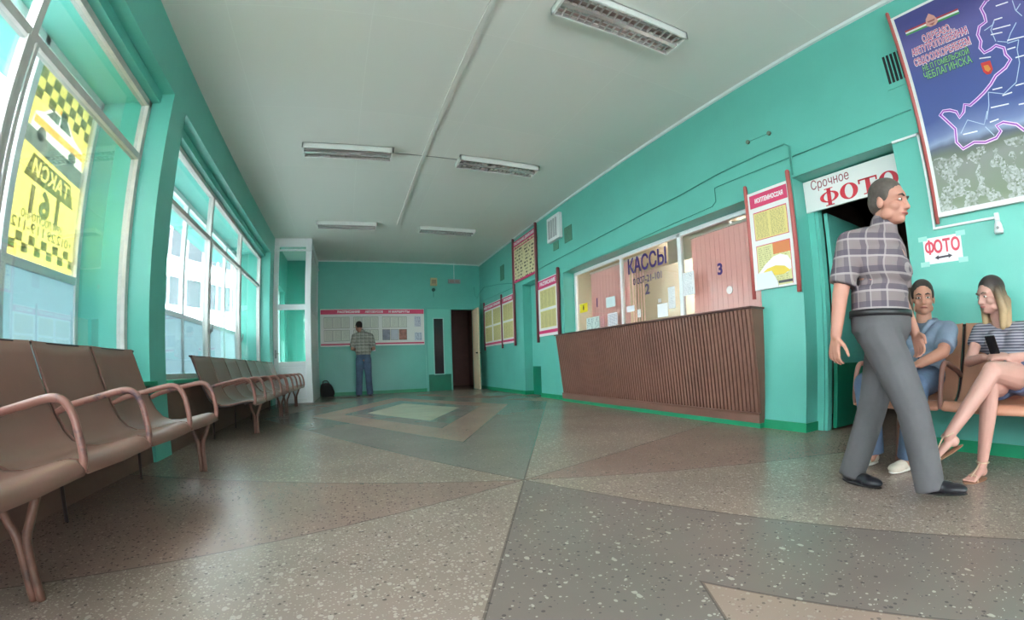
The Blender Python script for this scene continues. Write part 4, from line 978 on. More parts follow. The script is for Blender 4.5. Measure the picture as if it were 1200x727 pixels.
g = MB(); g.tube([(RX-0.025, 0.53, 1.57), (RX-0.025, 0.53, 1.545), (RX-0.025, 0.53, 1.50), (RX-0.025, 0.53, 1.48)], [0.015, 0.026, 0.034, 0.030], 16); g.build('body', mat('white_bell_plastic', (226, 228, 230), 0.3), bl)
g = MB(); g.ell((RX-0.058, 0.53, 1.515), (0.004, 0.010, 0.010)); g.build('push_button', GREY, bl)
# small fittings on the back wall
ab = thing('wall_mounted_speaker', (2.25, BY, 2.95), 'cream loudspeaker box on the back wall above the green door', 'loudspeaker')
MB().box(2.16, 2.35, BY-0.07, BY, 2.95, 3.17).build('box', mat('cream_plastic_box', (196, 182, 138), 0.5), ab, 0.008)
MB().box(2.19, 2.32, BY-0.073, BY-0.07, 3.0, 3.12).build('grille', mat('tan_grille', (150, 136, 104), 0.6), ab)
dt = MB(); dt.tube([(2.25, BY, 2.84), (2.25, BY-0.03, 2.84)], 0.05, 14); dt.tube([(2.25, BY-0.012, 2.80), (2.25, BY-0.012, 2.62)], 0.006, 6)
tag(dt.build('junction_box', mat('dark_green_fitting', (24, 84, 72), 0.5)), 'small dark round fitting under the cream box', 'junction box')  # dark round junction box with a short lead below it
ex = thing('hanging_sign', (2.79, 11.9, 2.98), 'grey double sign hanging on a rod near the back right corner', 'sign')
MB().box(2.62, 2.97, 11.88, 11.92, 2.985, 3.105).build('plate', GREY, ex, 0.004)
g = MB(); g.tube([(2.79, 11.9, 3.10), (2.79, 11.9, CZ-0.002)], 0.006, 6); g.build('rod', WHITE, ex)
g = MB(); g.box(2.66, 2.78, 11.876, 11.88, 3.01, 3.08); g.box(2.82, 2.93, 11.876, 11.88, 3.01, 3.08); g.build('plate_face', mat('faded_pink_plate', (150, 130, 128), 0.5), ex)
# black bag beside the porch
g = MB(); g.prism([(-0.86, 0.0), (-0.52, 0.0), (-0.50, 0.10), (-0.57, 0.30), (-0.66, 0.36), (-0.84, 0.35), (-0.87, 0.2)], 11.75, 12.05, lambda u, v, w: (u, w, v))
bag = tag(g.build('black_bag', mat('black_bag_fabric', (24, 24, 27), 0.7, bump=0.4, bscale=14), bevel=0.05), 'black bag on the floor between the white porch and back wall', 'bag')
g = MB(); g.tube(arc_pts([(-0.80, 11.85, 0.33), (-0.78, 11.84, 0.40), (-0.68, 11.84, 0.41), (-0.62, 11.85, 0.31)]), 0.012, 8); g.build('handle', BLACK, bag)

# ------------------------------------------------------------------ the street outside
MB().box(-80, LX-1.05, -40, 120, -0.35, -0.15).build('ground', mat('pale_asphalt', (150, 150, 148), 0.9, noise=0.08, scale=1), kind=S)
bd = thing('street_building', (-20, 52, -0.15), 'white office block with dark window bands across the street', 'building')
ua = Vector((0.47, 0.883, 0)); na = Vector((-0.883, 0.47, 0)); o0 = Vector((-20.0, 49.0, 0))
def slab(u0, u1, z0, z1, d0, d1, name, m):
    g = MB(); P_ = lambda u, d, z: tuple(o0+ua*u+na*d+Vector((0, 0, z)))
    vs = [P_(u0, d0, z0), P_(u1, d0, z0), P_(u1, d1, z0), P_(u0, d1, z0), P_(u0, d0, z1), P_(u1, d0, z1), P_(u1, d1, z1), P_(u0, d1, z1)]
    g._new(vs, [(0,3,2,1),(4,5,6,7),(0,1,5,4),(1,2,6,5),(2,3,7,6),(3,0,4,7)]); return g.build(name, m, bd)
WB = mat('white_render_facade', (236, 238, 240), 0.7)
slab(-26, 34, -0.15, 20, 0.4, 14, 'core', WB)
for z0, z1 in ((-0.15, 2.6), (4.6, 8.2), (11.2, 13.4), (16.4, 18.2)): slab(-26, 34, z0, z1, 0, 0.6, 'spandrel_band', WB)
DW = mat('dark_street_windows', (70, 80, 86), 0.15)
for z0, z1 in ((2.6, 4.6), (8.2, 11.2), (13.4, 16.4)):
    slab(-26, 34, z0, z1, 0.25, 0.42, 'window_band', DW)
    for k in range(24): slab(-25+2.5*k, -24.8+2.5*k, z0, z1, 0.1, 0.3, 'window_mullion', WB)
# ------------------------------------------------------------------ people
def remesh(mb, name, voxel, smooth=4, fac=0.5):
    """merge overlapping volumes into one continuous surface"""
    me = mb.mesh(name); o = bpy.data.objects.new(name, me); COL.objects.link(o)
    r = o.modifiers.new('r', 'REMESH'); r.mode = 'VOXEL'; r.voxel_size = voxel; r.use_smooth_shade = True
    if smooth:
        s = o.modifiers.new('s', 'SMOOTH'); s.iterations = smooth; s.factor = fac
    dg = bpy.context.evaluated_depsgraph_get(); dg.update()
    out = bpy.data.meshes.new_from_object(o.evaluated_get(dg)); out.name = name
    bpy.data.objects.remove(o); bpy.data.meshes.remove(me)
    for p in out.polygons: p.use_smooth = True
    return out
def V3(*a): return Vector(a)
SKIN = mat('light_skin', (182, 128, 110), 0.5, noise=0.05, scale=10); SKIN2 = mat('tanned_skin', (176, 124, 104), 0.5, noise=0.05, scale=10)
LIP = mat('lip_tone', (160, 92, 84), 0.5); EYEW = mat('eye_white', (226, 222, 216), 0.3); EYED = mat('eye_iris', (48, 38, 34), 0.2)
HAIRD = mat('dark_brown_hair', (46, 36, 32), 0.6, noise=0.2, scale=50); HAIRG = mat('grey_brown_hair', (78, 68, 62), 0.6, noise=0.2, scale=50)

class Head:
    """axes of a head: c = centre at eye level, f = facing, u = up, r = the person's own right"""
    def __init__(s, c, f, up=(0, 0, 1), size=1.0):
        s.c = Vector(c); s.f = Vector(f).normalized(); u = Vector(up); s.u = (u - s.f*u.dot(s.f)).normalized(); s.r = s.f.cross(s.u); s.k = size
        s.rot = Matrix((s.r, s.f, s.u)).transposed()
    def p(s, r, f, u): return s.c + (s.r*r + s.f*f + s.u*u)*s.k
    def e(s, mb, r, f, u, rr, rf, ru, seg=20, rings=14): mb.ell(s.p(r, f, u), (rr*s.k, rf*s.k, ru*s.k), s.rot, seg, rings)
    def flesh(s, mb, female=False):
        j = 0.9 if female else 1.0
        s.e(mb, 0, -0.012, 0.035, 0.074, 0.094, 0.088); s.e(mb, 0, 0.020, -0.040, 0.060*j, 0.070, 0.074)
        s.e(mb, 0, 0.052, -0.088, 0.030*j, 0.034, 0.024); s.e(mb, 0, 0.045, 0.030, 0.060, 0.045, 0.045)
        for q in (-1, 1):
            s.e(mb, q*0.040, 0.050, -0.030, 0.024, 0.030, 0.026); s.e(mb, q*0.076, -0.012, -0.012, 0.009, 0.020, 0.032); s.e(mb, q*0.052*j, 0.012, -0.070, 0.018, 0.036, 0.026)
            mb.cap(s.p(0.0, 0.086, 0.024), s.p(q*0.044, 0.076, 0.022), 0.010*s.k, 0.008*s.k, 10)
            s.e(mb, q*0.011, 0.094, -0.038, 0.010, 0.012, 0.009)
        mb.cap(s.p(0, 0.086, 0.012), s.p(0, 0.106, -0.034), 0.010*s.k, 0.013*s.k, 10)
        s.e(mb, 0, 0.078, -0.064, 0.026, 0.016, 0.012)
    def details(s, body, hairm):
        for q in (-1, 1):
            g = MB(); s.e(g, q*0.031, 0.0805, 0.000, 0.0125, 0.009, 0.0062); g.build('eye', EYEW, body)
            g = MB(); s.e(g, q*0.031, 0.0870, 0.000, 0.0062, 0.0035, 0.0060); g.build('iris', EYED, body)
            g = MB(); g.tube([s.p(q*0.014, 0.096, 0.021), s.p(q*0.032, 0.094, 0.027), s.p(q*0.050, 0.080, 0.020)], [0.004*s.k, 0.005*s.k, 0.002*s.k], 8); g.build('eyebrow', hairm, body)
        g = MB(); g.tube([s.p(-0.024, 0.084, -0.066), s.p(-0.008, 0.0945, -0.063), s.p(0.008, 0.0945, -0.063), s.p(0.024, 0.084, -0.066)], [0.003*s.k, 0.006*s.k, 0.006*s.k, 0.003*s.k], 8); g.build('lips', LIP, body)
    def short_hair(s, body, m, low=-0.02):
        g = MB(); s.e(g, 0, -0.022, 0.052, 0.080, 0.096, 0.084); s.e(g, 0, -0.055, 0.005, 0.074, 0.062, 0.070)
        for q in (-1, 1): s.e(g, q*0.070, 0.005, 0.030, 0.012, 0.026, 0.036)
        me = remesh(g, 'hair', 0.006*s.k, 2); me.materials.append(m); return link('hair', me, body)

def hand(mb, wrist, direction, palm_n, curl=0.5, side=1, k=1.0, spread=1.0):
    """palm and five unequal fingers; direction = along the hand, palm_n = where the palm faces, side = +1 when the thumb lies on (direction x palm_n)"""
    d = Vector(direction).normalized(); n = Vector(palm_n); n = (n - d*n.dot(d)).normalized(); t = d.cross(n)*side; w = Vector(wrist)
    for a in (-0.026, -0.009, 0.009, 0.026):
        mb.cap(w + t*a*0.6*k, w + d*0.078*k + t*a*1.05*k, 0.0135*k, 0.0115*k, 10)
    for a, L in ((0.031, 0.068), (0.0105, 0.077), (-0.0105, 0.071), (-0.031, 0.055)):
        p = w + d*0.080*k + t*a*k; ang = 0.25*curl; dd = d
        for seg, r in ((0.44, 0.0088), (0.32, 0.0080), (0.24, 0.0072)):
            dd = (d*math.cos(ang) + n*math.sin(ang) + t*a*1.6*spread).normalized(); q = p + dd*L*seg*k
            mb.cap(p, q, r*k, r*0.92*k, 10); p = q; ang += 0.75*curl
    p = w + d*0.022*k + t*0.028*k
    for seg, (x, y, z), r in ((0.036, (0.62, 0.25, 0.75), 0.0125), (0.030, (0.85, 0.40, 0.40), 0.0105), (0.024, (0.95, 0.45, 0.15), 0.009)):
        q = p + (d*x + n*y + t*z).normalized()*seg*k; mb.cap(p, q, r*k, r*0.9*k, 10); p = q

def yoke(mb, nk, shA, shB, r0, r1, low=0.05):
    """sloping shoulders between neck and both shoulder joints"""
    n = Vector(nk) - V3(0, 0, low)
    for q in (shA, shB):
        q = Vector(q); mb.cap(n, n.lerp(q, 0.5) + V3(0, 0, 0.006), r0, (r0+r1)/2); mb.cap(n.lerp(q, 0.5) + V3(0, 0, 0.006), q, (r0+r1)/2, r1)
        mb.cap(n - V3(0, 0, 0.08), q - V3(0, 0, 0.07), r0*1.1, r1)
def limb(mb, pts, rs):
    for i in range(len(pts)-1): mb.cap(pts[i], pts[i+1], rs[i], rs[i+1])
def sleeve(mb, a, b, ra, rb): mb.cone(a, b, ra, rb, 20); mb.ell(a, (ra,)*3, seg=18, rings=10)
def shoe(name, heel, toe, m, sole_m, body, w=0.047, hgt=0.075, z=0.0, ankle=True, pitch=0.0):
    """low shoe along heel -> toe (floor points), one mesh, sole as its sub-part"""
    h, t = Vector(heel), Vector(toe); d = (t-h); L = d.length; d.normalize(); s = d.cross(V3(0, 0, 1)).normalized(); up = s.cross(d).normalized()
    g = MB()
    g.ell(h + d*L*0.20 + up*(0.040), (w*0.80, L*0.21, hgt*0.56), Matrix((s, d, up)).transposed(), 16, 10)
    g.ell(h + d*L*0.50 + up*(0.036), (w*0.84, L*0.34, hgt*0.44), Matrix((s, d, up)).transposed(), 16, 10)
    g.ell(h + d*L*0.74 + up*(0.030), (w, L*0.28, hgt*0.38), Matrix((s, d, up)).transposed(), 16, 10)
    me = remesh(g, name, 0.006, 3); me.materials.append(m); o = link(name, me, body)
    g = MB(); g.ell(h + d*L*0.5 + up*0.010, (w*0.96, L*0.52, 0.0105), Matrix((s, d, up)).transposed(), 20, 8); g.build('sole', sole_m, o)
    return o

def plaid(name, base, dark, light, fx=26.0, fz=20.0, axis='X'):
    m = bpy.data.materials.new(name); m.use_nodes = True; nt = m.node_tree; b = nt.nodes['Principled BSDF']; b.inputs['Roughness'].default_value = 0.85; Lk = nt.links.new
    tc = nt.nodes.new('ShaderNodeTexCoord'); sp = nt.nodes.new('ShaderNodeSeparateXYZ'); Lk(tc.outputs['Object'], sp.inputs[0])
    def M(op, a, c=0.0):
        q = nt.nodes.new('ShaderNodeMath'); q.operation = op
        for i, x in enumerate((a, c)):
            if isinstance(x, (int, float)): q.inputs[i].default_value = x
            else: Lk(x, q.inputs[i])
        return q.outputs[0]
    def mix(f, a, c, k=1.0):
        q = nt.nodes.new('ShaderNodeMix'); q.data_type = 'RGBA'; Lk(M('MULTIPLY', f, k), q.inputs[0])
        for i, x in ((6, a), (7, c)):
            if isinstance(x, tuple): q.inputs[i].default_value = x
            else: Lk(x, q.inputs[i])
        return q.outputs[2]
    h = sp.outputs[axis]
    fv = M('FRACT', M('MULTIPLY', h, fx*0.5)); fh = M('FRACT', M('MULTIPLY', sp.outputs['Z'], fz*0.5))
    col = mix(M('LESS_THAN', fh, 0.34), lin(base), lin(dark), 0.75)
    col = mix(M('LESS_THAN', fv, 0.30), col, lin(dark), 0.6)
    col = mix(M('GREATER_THAN', fh, 0.88), col, lin(light), 0.8); col = mix(M('GREATER_THAN', fv, 0.90), col, lin(light), 0.6)
    Lk(col, b.inputs['Base Color']); return m
def striped(name, a, c, f, duty=0.45):
    m = bpy.data.materials.new(name); m.use_nodes = True; nt = m.node_tree; b = nt.nodes['Principled BSDF']; b.inputs['Roughness'].default_value = 0.85; Lk = nt.links.new
    tc = nt.nodes.new('ShaderNodeTexCoord'); sp = nt.nodes.new('ShaderNodeSeparateXYZ'); Lk(tc.outputs['Object'], sp.inputs[0])
    q = nt.nodes.new('ShaderNodeMath'); q.operation = 'MULTIPLY'; q.inputs[1].default_value = f; Lk(sp.outputs['Z'], q.inputs[0])
    w = nt.nodes.new('ShaderNodeMath'); w.operation = 'FRACT'; Lk(q.outputs[0], w.inputs[0])
    g = nt.nodes.new('ShaderNodeMath'); g.operation = 'LESS_THAN'; g.inputs[1].default_value = duty; Lk(w.outputs[0], g.inputs[0])
    x = nt.nodes.new('ShaderNodeMix'); x.data_type = 'RGBA'; Lk(g.outputs[0], x.inputs[0]); x.inputs[6].default_value = lin(a); x.inputs[7].default_value = lin(c)
    Lk(x.outputs[2], b.inputs['Base Color']); return m
JEANS = mat('blue_denim', (78, 94, 120), 0.85, noise=0.18, scale=9, bump=0.25, bscale=30)
def cloth(name, mb, m, body, voxel=0.008, smooth=4):
    me = remesh(mb, name, voxel, smooth); me.materials.append(m); return link(name, me, body)
def person(mb, skin, voxel, label, group=None):
    me = remesh(mb, 'person', voxel, 3, 0.45); me.materials.append(skin); o = link('person', me)
    return tag(o, label, 'person', group)
def torso(mb, pelvis, chest, neck, rp, rc, side, grow=0.0):
    """rounded trunk: pelvis, waist and chest volumes squashed front to back; side = across the shoulders"""
    P, Cc, N = Vector(pelvis), Vector(chest), Vector(neck); s = Vector(side).normalized(); up = (Cc-P).normalized(); s = (s-up*s.dot(up)).normalized(); f = up.cross(s)
    rot = Matrix((s, f, up)).transposed()
    L = (Cc-P).length
    mb.ell(P, (rp[0]+grow, rp[1]+grow, 0.115), rot); mb.ell(P.lerp(Cc, 0.45), (rp[0]*0.95+grow, rp[1]*0.98+grow, L*0.48), rot)
    mb.ell(Cc, (rc[0]+grow, rc[1]+grow, L*0.52), rot); mb.ell(Cc + up*L*0.22, (rc[0]*0.98+grow, rc[1]*0.82+grow, L*0.28), rot)

# ---- man walking past the photo doorway (right of the picture), facing along the wall towards the camera end
def walker():
    hd = Head((2.28, 0.842, 1.437), (-0.12, -0.98, -0.10), (0.0, -0.12, 1.0), 0.98)
    pel = V3(2.30, 0.955, 0.80); ch = V3(2.30, 0.93, 1.115); nk = V3(2.29, 0.90, 1.30)
    shR, shL = V3(2.125, 1.02, 1.235), V3(2.46, 0.915, 1.235)
    elR, wrR = V3(2.085, 1.075, 0.975), V3(2.06, 1.095, 0.785)
    elL, wrL = V3(2.495, 0.915, 0.975), V3(2.47, 0.835, 0.80)
    hpR, knR, anR = V3(2.215, 0.93, 0.78), V3(2.22, 0.765, 0.44), V3(2.225, 0.665, 0.115)
    hpL, knL, anL = V3(2.385, 0.965, 0.78), V3(2.37, 1.035, 0.43), V3(2.34, 1.120, 0.085)
    side = (shL-shR)
    b = MB(); torso(b, pel, ch, nk, (0.150, 0.110), (0.165, 0.112), side)
    b.cap(nk - V3(0, -0.01, 0.06), hd.p(0, -0.03, -0.06), 0.058, 0.052); hd.flesh(b); yoke(b, nk, shR, shL, 0.062, 0.048)
    limb(b, [shR, elR, wrR], [0.048, 0.040, 0.028]); limb(b, [shL, elL, wrL], [0.048, 0.040, 0.028])
    limb(b, [hpR, knR, anR], [0.082, 0.056, 0.040]); limb(b, [hpL, knL, anL], [0.082, 0.056, 0.040])
    for an in (anR, anL): b.cap(an, an+V3(0, -0.03, -0.035), 0.034, 0.030)
    hand(b, wrR, (-0.05, 0.10, -1), (0.9, -0.3, 0), 0.75, 1, 0.98); hand(b, wrL, (-0.15, -0.30, -0.85), (-0.75, 0.1, -0.5), 0.7, -1, 0.98)
    o = person(b, SKIN, 0.0055, 'man walking past the side doorway in plaid shirt and grey trousers')
    hd.details(o, HAIRG); hd.short_hair(o, HAIRG)
    g = MB(); torso(g, pel + V3(0, 0, 0.125), ch, nk, (0.146, 0.110), (0.170, 0.116), side, 0.020)
    g.cone(pel + V3(0, 0, 0.085), pel + V3(0, 0, 0.22), 0.182, 0.176, 28, sq=0.76, side=(0.1, 1, 0))
    sleeve(g, shR, shR.lerp(elR, 0.78), 0.064, 0.068); sleeve(g, shL, shL.lerp(elL, 0.78), 0.064, 0.068)
    g.cap(nk - V3(0, 0, 0.03), nk + V3(0, -0.008, 0.035), 0.076, 0.070)
    yoke(g, nk, shR, shL, 0.086, 0.064)
    cloth('plaid_shirt', g, plaid('walker_plaid', (124, 110, 111), (78, 70, 82), (158, 146, 146), 30, 24, 'Y'), o, 0.008, 4)
    g = MB(); g.ell(pel + V3(0, 0, 0.015), (0.172, 0.142, 0.115)); g.cone(pel + V3(0, 0, 0.0), pel + V3(0, 0, 0.108), 0.180, 0.184, 28, sq=0.80, side=(0.1, 1, 0))
    for hp, kn, an in ((hpR, knR, anR), (hpL, knL, anL)):
        limb(g, [hp, hp.lerp(kn, 0.5), kn], [0.108, 0.096, 0.080]); e = an + (an-kn).normalized()*0.052
        g.cone(kn, e, 0.080, 0.072, 20)
    cloth('trousers', g, mat('grey_trouser_cloth', (88, 85, 88), 0.85, noise=0.12, scale=7, bump=0.4, bscale=12), o, 0.009, 5)
    g = MB(); g.cone(pel + V3(0, 0, 0.075), pel + V3(0, 0, 0.107), 0.189, 0.189, 28, sq=0.81, side=(0.1, 1, 0)); g.build('belt', mat('black_belt_leather', (30, 28, 32), 0.4), o)
    BS = mat('black_shoe_leather', (34, 32, 38), 0.3); SO = mat('dark_sole', (26, 24, 24), 0.7)
    shoe('shoe', (2.345, 1.185, 0.0), (2.30, 0.935, 0.0), BS, SO, o); shoe('shoe', (2.235, 0.715, 0.040), (2.225, 0.475, 0.068), BS, SO, o)
    return o
# ---- man reading the board on the back wall
def reader():
    y0 = 11.47
    hd = Head((0.175, y0+0.045, 1.755), (-0.28, 0.93, -0.34), (0, 0.28, 1), 1.04)
    pel = V3(0.275, y0, 0.97); ch = V3(0.265, y0+0.005, 1.36); nk = V3(0.25, y0+0.01, 1.60)
    shL, shR = V3(0.06, y0+0.01, 1.51), V3(0.47, y0+0.01, 1.51)          # he faces the wall: his left is at smaller x
    elL, wrL = V3(0.00, y0+0.01, 1.20), V3(0.12, y0+0.24, 1.17); elR, wrR = V3(0.545, y0+0.02, 1.20), V3(0.46, y0+0.25, 1.17)
    legs = ((V3(0.185, y0, 0.93), V3(0.155, y0+0.01, 0.50), V3(0.125, y0, 0.09)), (V3(0.365, y0, 0.93), V3(0.385, y0+0.01, 0.50), V3(0.405, y0, 0.09)))
    b = MB(); torso(b, pel, ch, nk, (0.165, 0.115), (0.185, 0.120), (1, 0, 0))
    b.cap(nk - V3(0, 0, 0.06), hd.p(0, -0.03, -0.06), 0.062, 0.056); hd.flesh(b); yoke(b, nk, shR, shL, 0.070, 0.055)
    limb(b, [shL, elL, wrL], [0.055, 0.046, 0.032]); limb(b, [shR, elR, wrR], [0.055, 0.046, 0.032])
    for hp, kn, an in legs: limb(b, [hp, kn, an], [0.092, 0.064, 0.045]); b.cap(an, an + V3(0, 0.04, -0.04), 0.036, 0.032)
    hand(b, wrL, (0.5, 0.8, 0.1), (0.5, -0.3, 0.8), 0.8, -1, 1.05); hand(b, wrR, (-0.5, 0.8, 0.1), (-0.5, -0.3, 0.8), 0.8, 1, 1.05)
    o = person(b, SKIN2, 0.0065, 'man in plaid shirt and jeans standing with his back turned at the wide board')
    hd.details(o, HAIRD); hd.short_hair(o, HAIRD)
    g = MB(); torso(g, pel + V3(0, 0, 0.10), ch, nk, (0.170, 0.122), (0.192, 0.126), (1, 0, 0), 0.022)
    g.cone(pel + V3(0, 0, 0.13), pel + V3(0, 0, 0.32), 0.205, 0.196, 28, sq=0.74, side=(0, 1, 0))
    sleeve(g, shL, shL.lerp(elL, 0.86), 0.072, 0.076); sleeve(g, shR, shR.lerp(elR, 0.86), 0.072, 0.076); g.cap(nk - V3(0, 0, 0.03), nk + V3(0, 0, 0.03), 0.080, 0.074)
    yoke(g, nk, shR, shL, 0.094, 0.072)
    cloth('plaid_shirt', g, plaid('reader_plaid', (156, 152, 144), (112, 110, 106), (206, 200, 190), 20, 24), o, 0.009, 4)
    g = MB(); g.ell(pel + V3(0, 0, 0.05), (0.188, 0.142, 0.15))
    for hp, kn, an in legs: limb(g, [hp, hp.lerp(kn, 0.5), kn], [0.112, 0.100, 0.084]); g.cone(kn, an - V3(0, 0, 0.055), 0.084, 0.082, 20)
    cloth('jeans', g, mat('reader_denim', (80, 100, 126), 0.85, noise=0.2, scale=8, bump=0.3, bscale=26), o, 0.009, 4)
    g = MB(); g.cone(pel + V3(0, 0, 0.135), pel + V3(0, 0, 0.165), 0.198, 0.197, 28, sq=0.76, side=(0, 1, 0)); g.build('belt', mat('black_belt_leather', (30, 28, 32), 0.4), o)
    BS = mat('dark_blue_shoe', (40, 44, 58), 0.5); SO = mat('dark_sole', (26, 24, 24), 0.7)
    shoe('shoe', (0.125, y0-0.075, 0.0), (0.095, y0+0.205, 0.0), BS, SO, o); shoe('shoe', (0.405, y0-0.075, 0.0), (0.435, y0+0.205, 0.0), BS, SO, o)
    g = MB(); g.box(0.50, 0.60, y0+0.30, y0+0.303, 1.14, 1.22); g.build('folded_paper', mat('plain_white_paper', (226, 228, 236), 0.5), o)
    return o
# ---- man sitting on the bench behind the walker
SZ = 0.405
def sitter():
    hd = Head((3.265, 1.035, 1.062), (-0.93, -0.34, -0.06), (0, 0, 1), 0.97)
    pel = V3(3.27, 1.07, 0.535); ch = V3(3.305, 1.055, 0.755); nk = V3(3.30, 1.045, 0.900)
    shR, shL = V3(3.305, 1.215, 0.838), V3(3.30, 0.880, 0.838)
    elR, wrR = V3(3.17, 1.265, 0.635), V3(2.945, 1.120, 0.625); elL, wrL = V3(3.130, 0.872, 0.700), V3(2.935, 0.965, 0.632)
    legs = ((V3(3.23, 1.165, 0.525), V3(2.80, 1.275, 0.505), V3(2.815, 1.215, 0.09)), (V3(3.23, 0.995, 0.525), V3(2.80, 0.945, 0.505), V3(2.825, 0.985, 0.09)))
    b = MB(); torso(b, pel, ch, nk, (0.150, 0.115), (0.162, 0.110), (0, 1, 0))
    b.cap(nk - V3(0, 0, 0.06), hd.p(0, -0.03, -0.06), 0.058, 0.053); hd.flesh(b); yoke(b, nk, shR, shL, 0.062, 0.050)
    limb(b, [shR, elR, wrR], [0.050, 0.042, 0.030]); limb(b, [shL, elL, wrL], [0.050, 0.042, 0.030])
    for hp, kn, an in legs: limb(b, [hp, kn, an], [0.080, 0.058, 0.042]); b.cap(an, an + V3(-0.03, 0.0, -0.04), 0.034, 0.030)
    hand(b, wrR, (-0.75, -0.62, -0.2), (0, -0.25, -1), 0.55, 1, 0.96); hand(b, wrL, (-0.75, 0.62, -0.2), (0, 0.25, -1), 0.55, -1, 0.96)
    o = person(b, SKIN2, 0.0055, 'man sitting on the bench in light blue shirt and jeans')
    hd.details(o, HAIRD); hd.short_hair(o, HAIRD)
    SH = mat('washed_blue_shirt', (116, 128, 146), 0.85, noise=0.22, scale=5, bump=0.3, bscale=14)
    g = MB(); torso(g, pel + V3(0, 0, 0.03), ch, nk, (0.156, 0.120), (0.170, 0.116), (0, 1, 0), 0.020)
    sleeve(g, shR, shR.lerp(elR, 0.80), 0.070, 0.068); sleeve(g, shL, shL.lerp(elL, 0.80), 0.070, 0.068)
    yoke(g, nk, shR, shL, 0.082, 0.064, 0.062)
    sh = cloth('blue_shirt', g, SH, o, 0.008, 4)
    g = MB()
    for q in (-1, 1): g.tube([nk + V3(-0.010, q*0.090, 0.010), nk + V3(-0.088, q*0.066, -0.006), nk + V3(-0.140, q*0.014, -0.085)], [0.018, 0.021, 0.014], 10)
    g.tube([nk + V3(-0.005, -0.082, 0.012), nk + V3(0.055, -0.05, 0.02), nk + V3(0.055, 0.05, 0.02), nk + V3(-0.005, 0.082, 0.012)], 0.016, 10); g.build('collar', SH, sh)
    for z in (0.66, 0.73, 0.80): g = MB(); g.ell((3.158 + (0.80-z)*-0.02, 1.045, z), (0.006, 0.007, 0.007)); g.build('shirt_button', mat('dark_button', (50, 52, 64), 0.4), sh)
    g = MB(); g.ell(pel, (0.135, 0.175, 0.100))
    for hp, kn, an in legs: limb(g, [hp, hp.lerp(kn, 0.5), kn], [0.100, 0.092, 0.080]); g.cone(kn, an - V3(0, 0, 0.02), 0.080, 0.070, 20)
    cloth('jeans', g, JEANS, o, 0.008, 4)
    BS = mat('beige_canvas_shoe', (206, 194, 178), 0.7); SO = mat('white_rubber_sole', (226, 222, 214), 0.6)
    shoe('shoe', (2.885, 1.215, 0.0), (2.630, 1.275, 0.0), BS, SO, o); shoe('shoe', (2.895, 0.985, 0.0), (2.640, 1.02, 0.0), BS, SO, o)
    return o
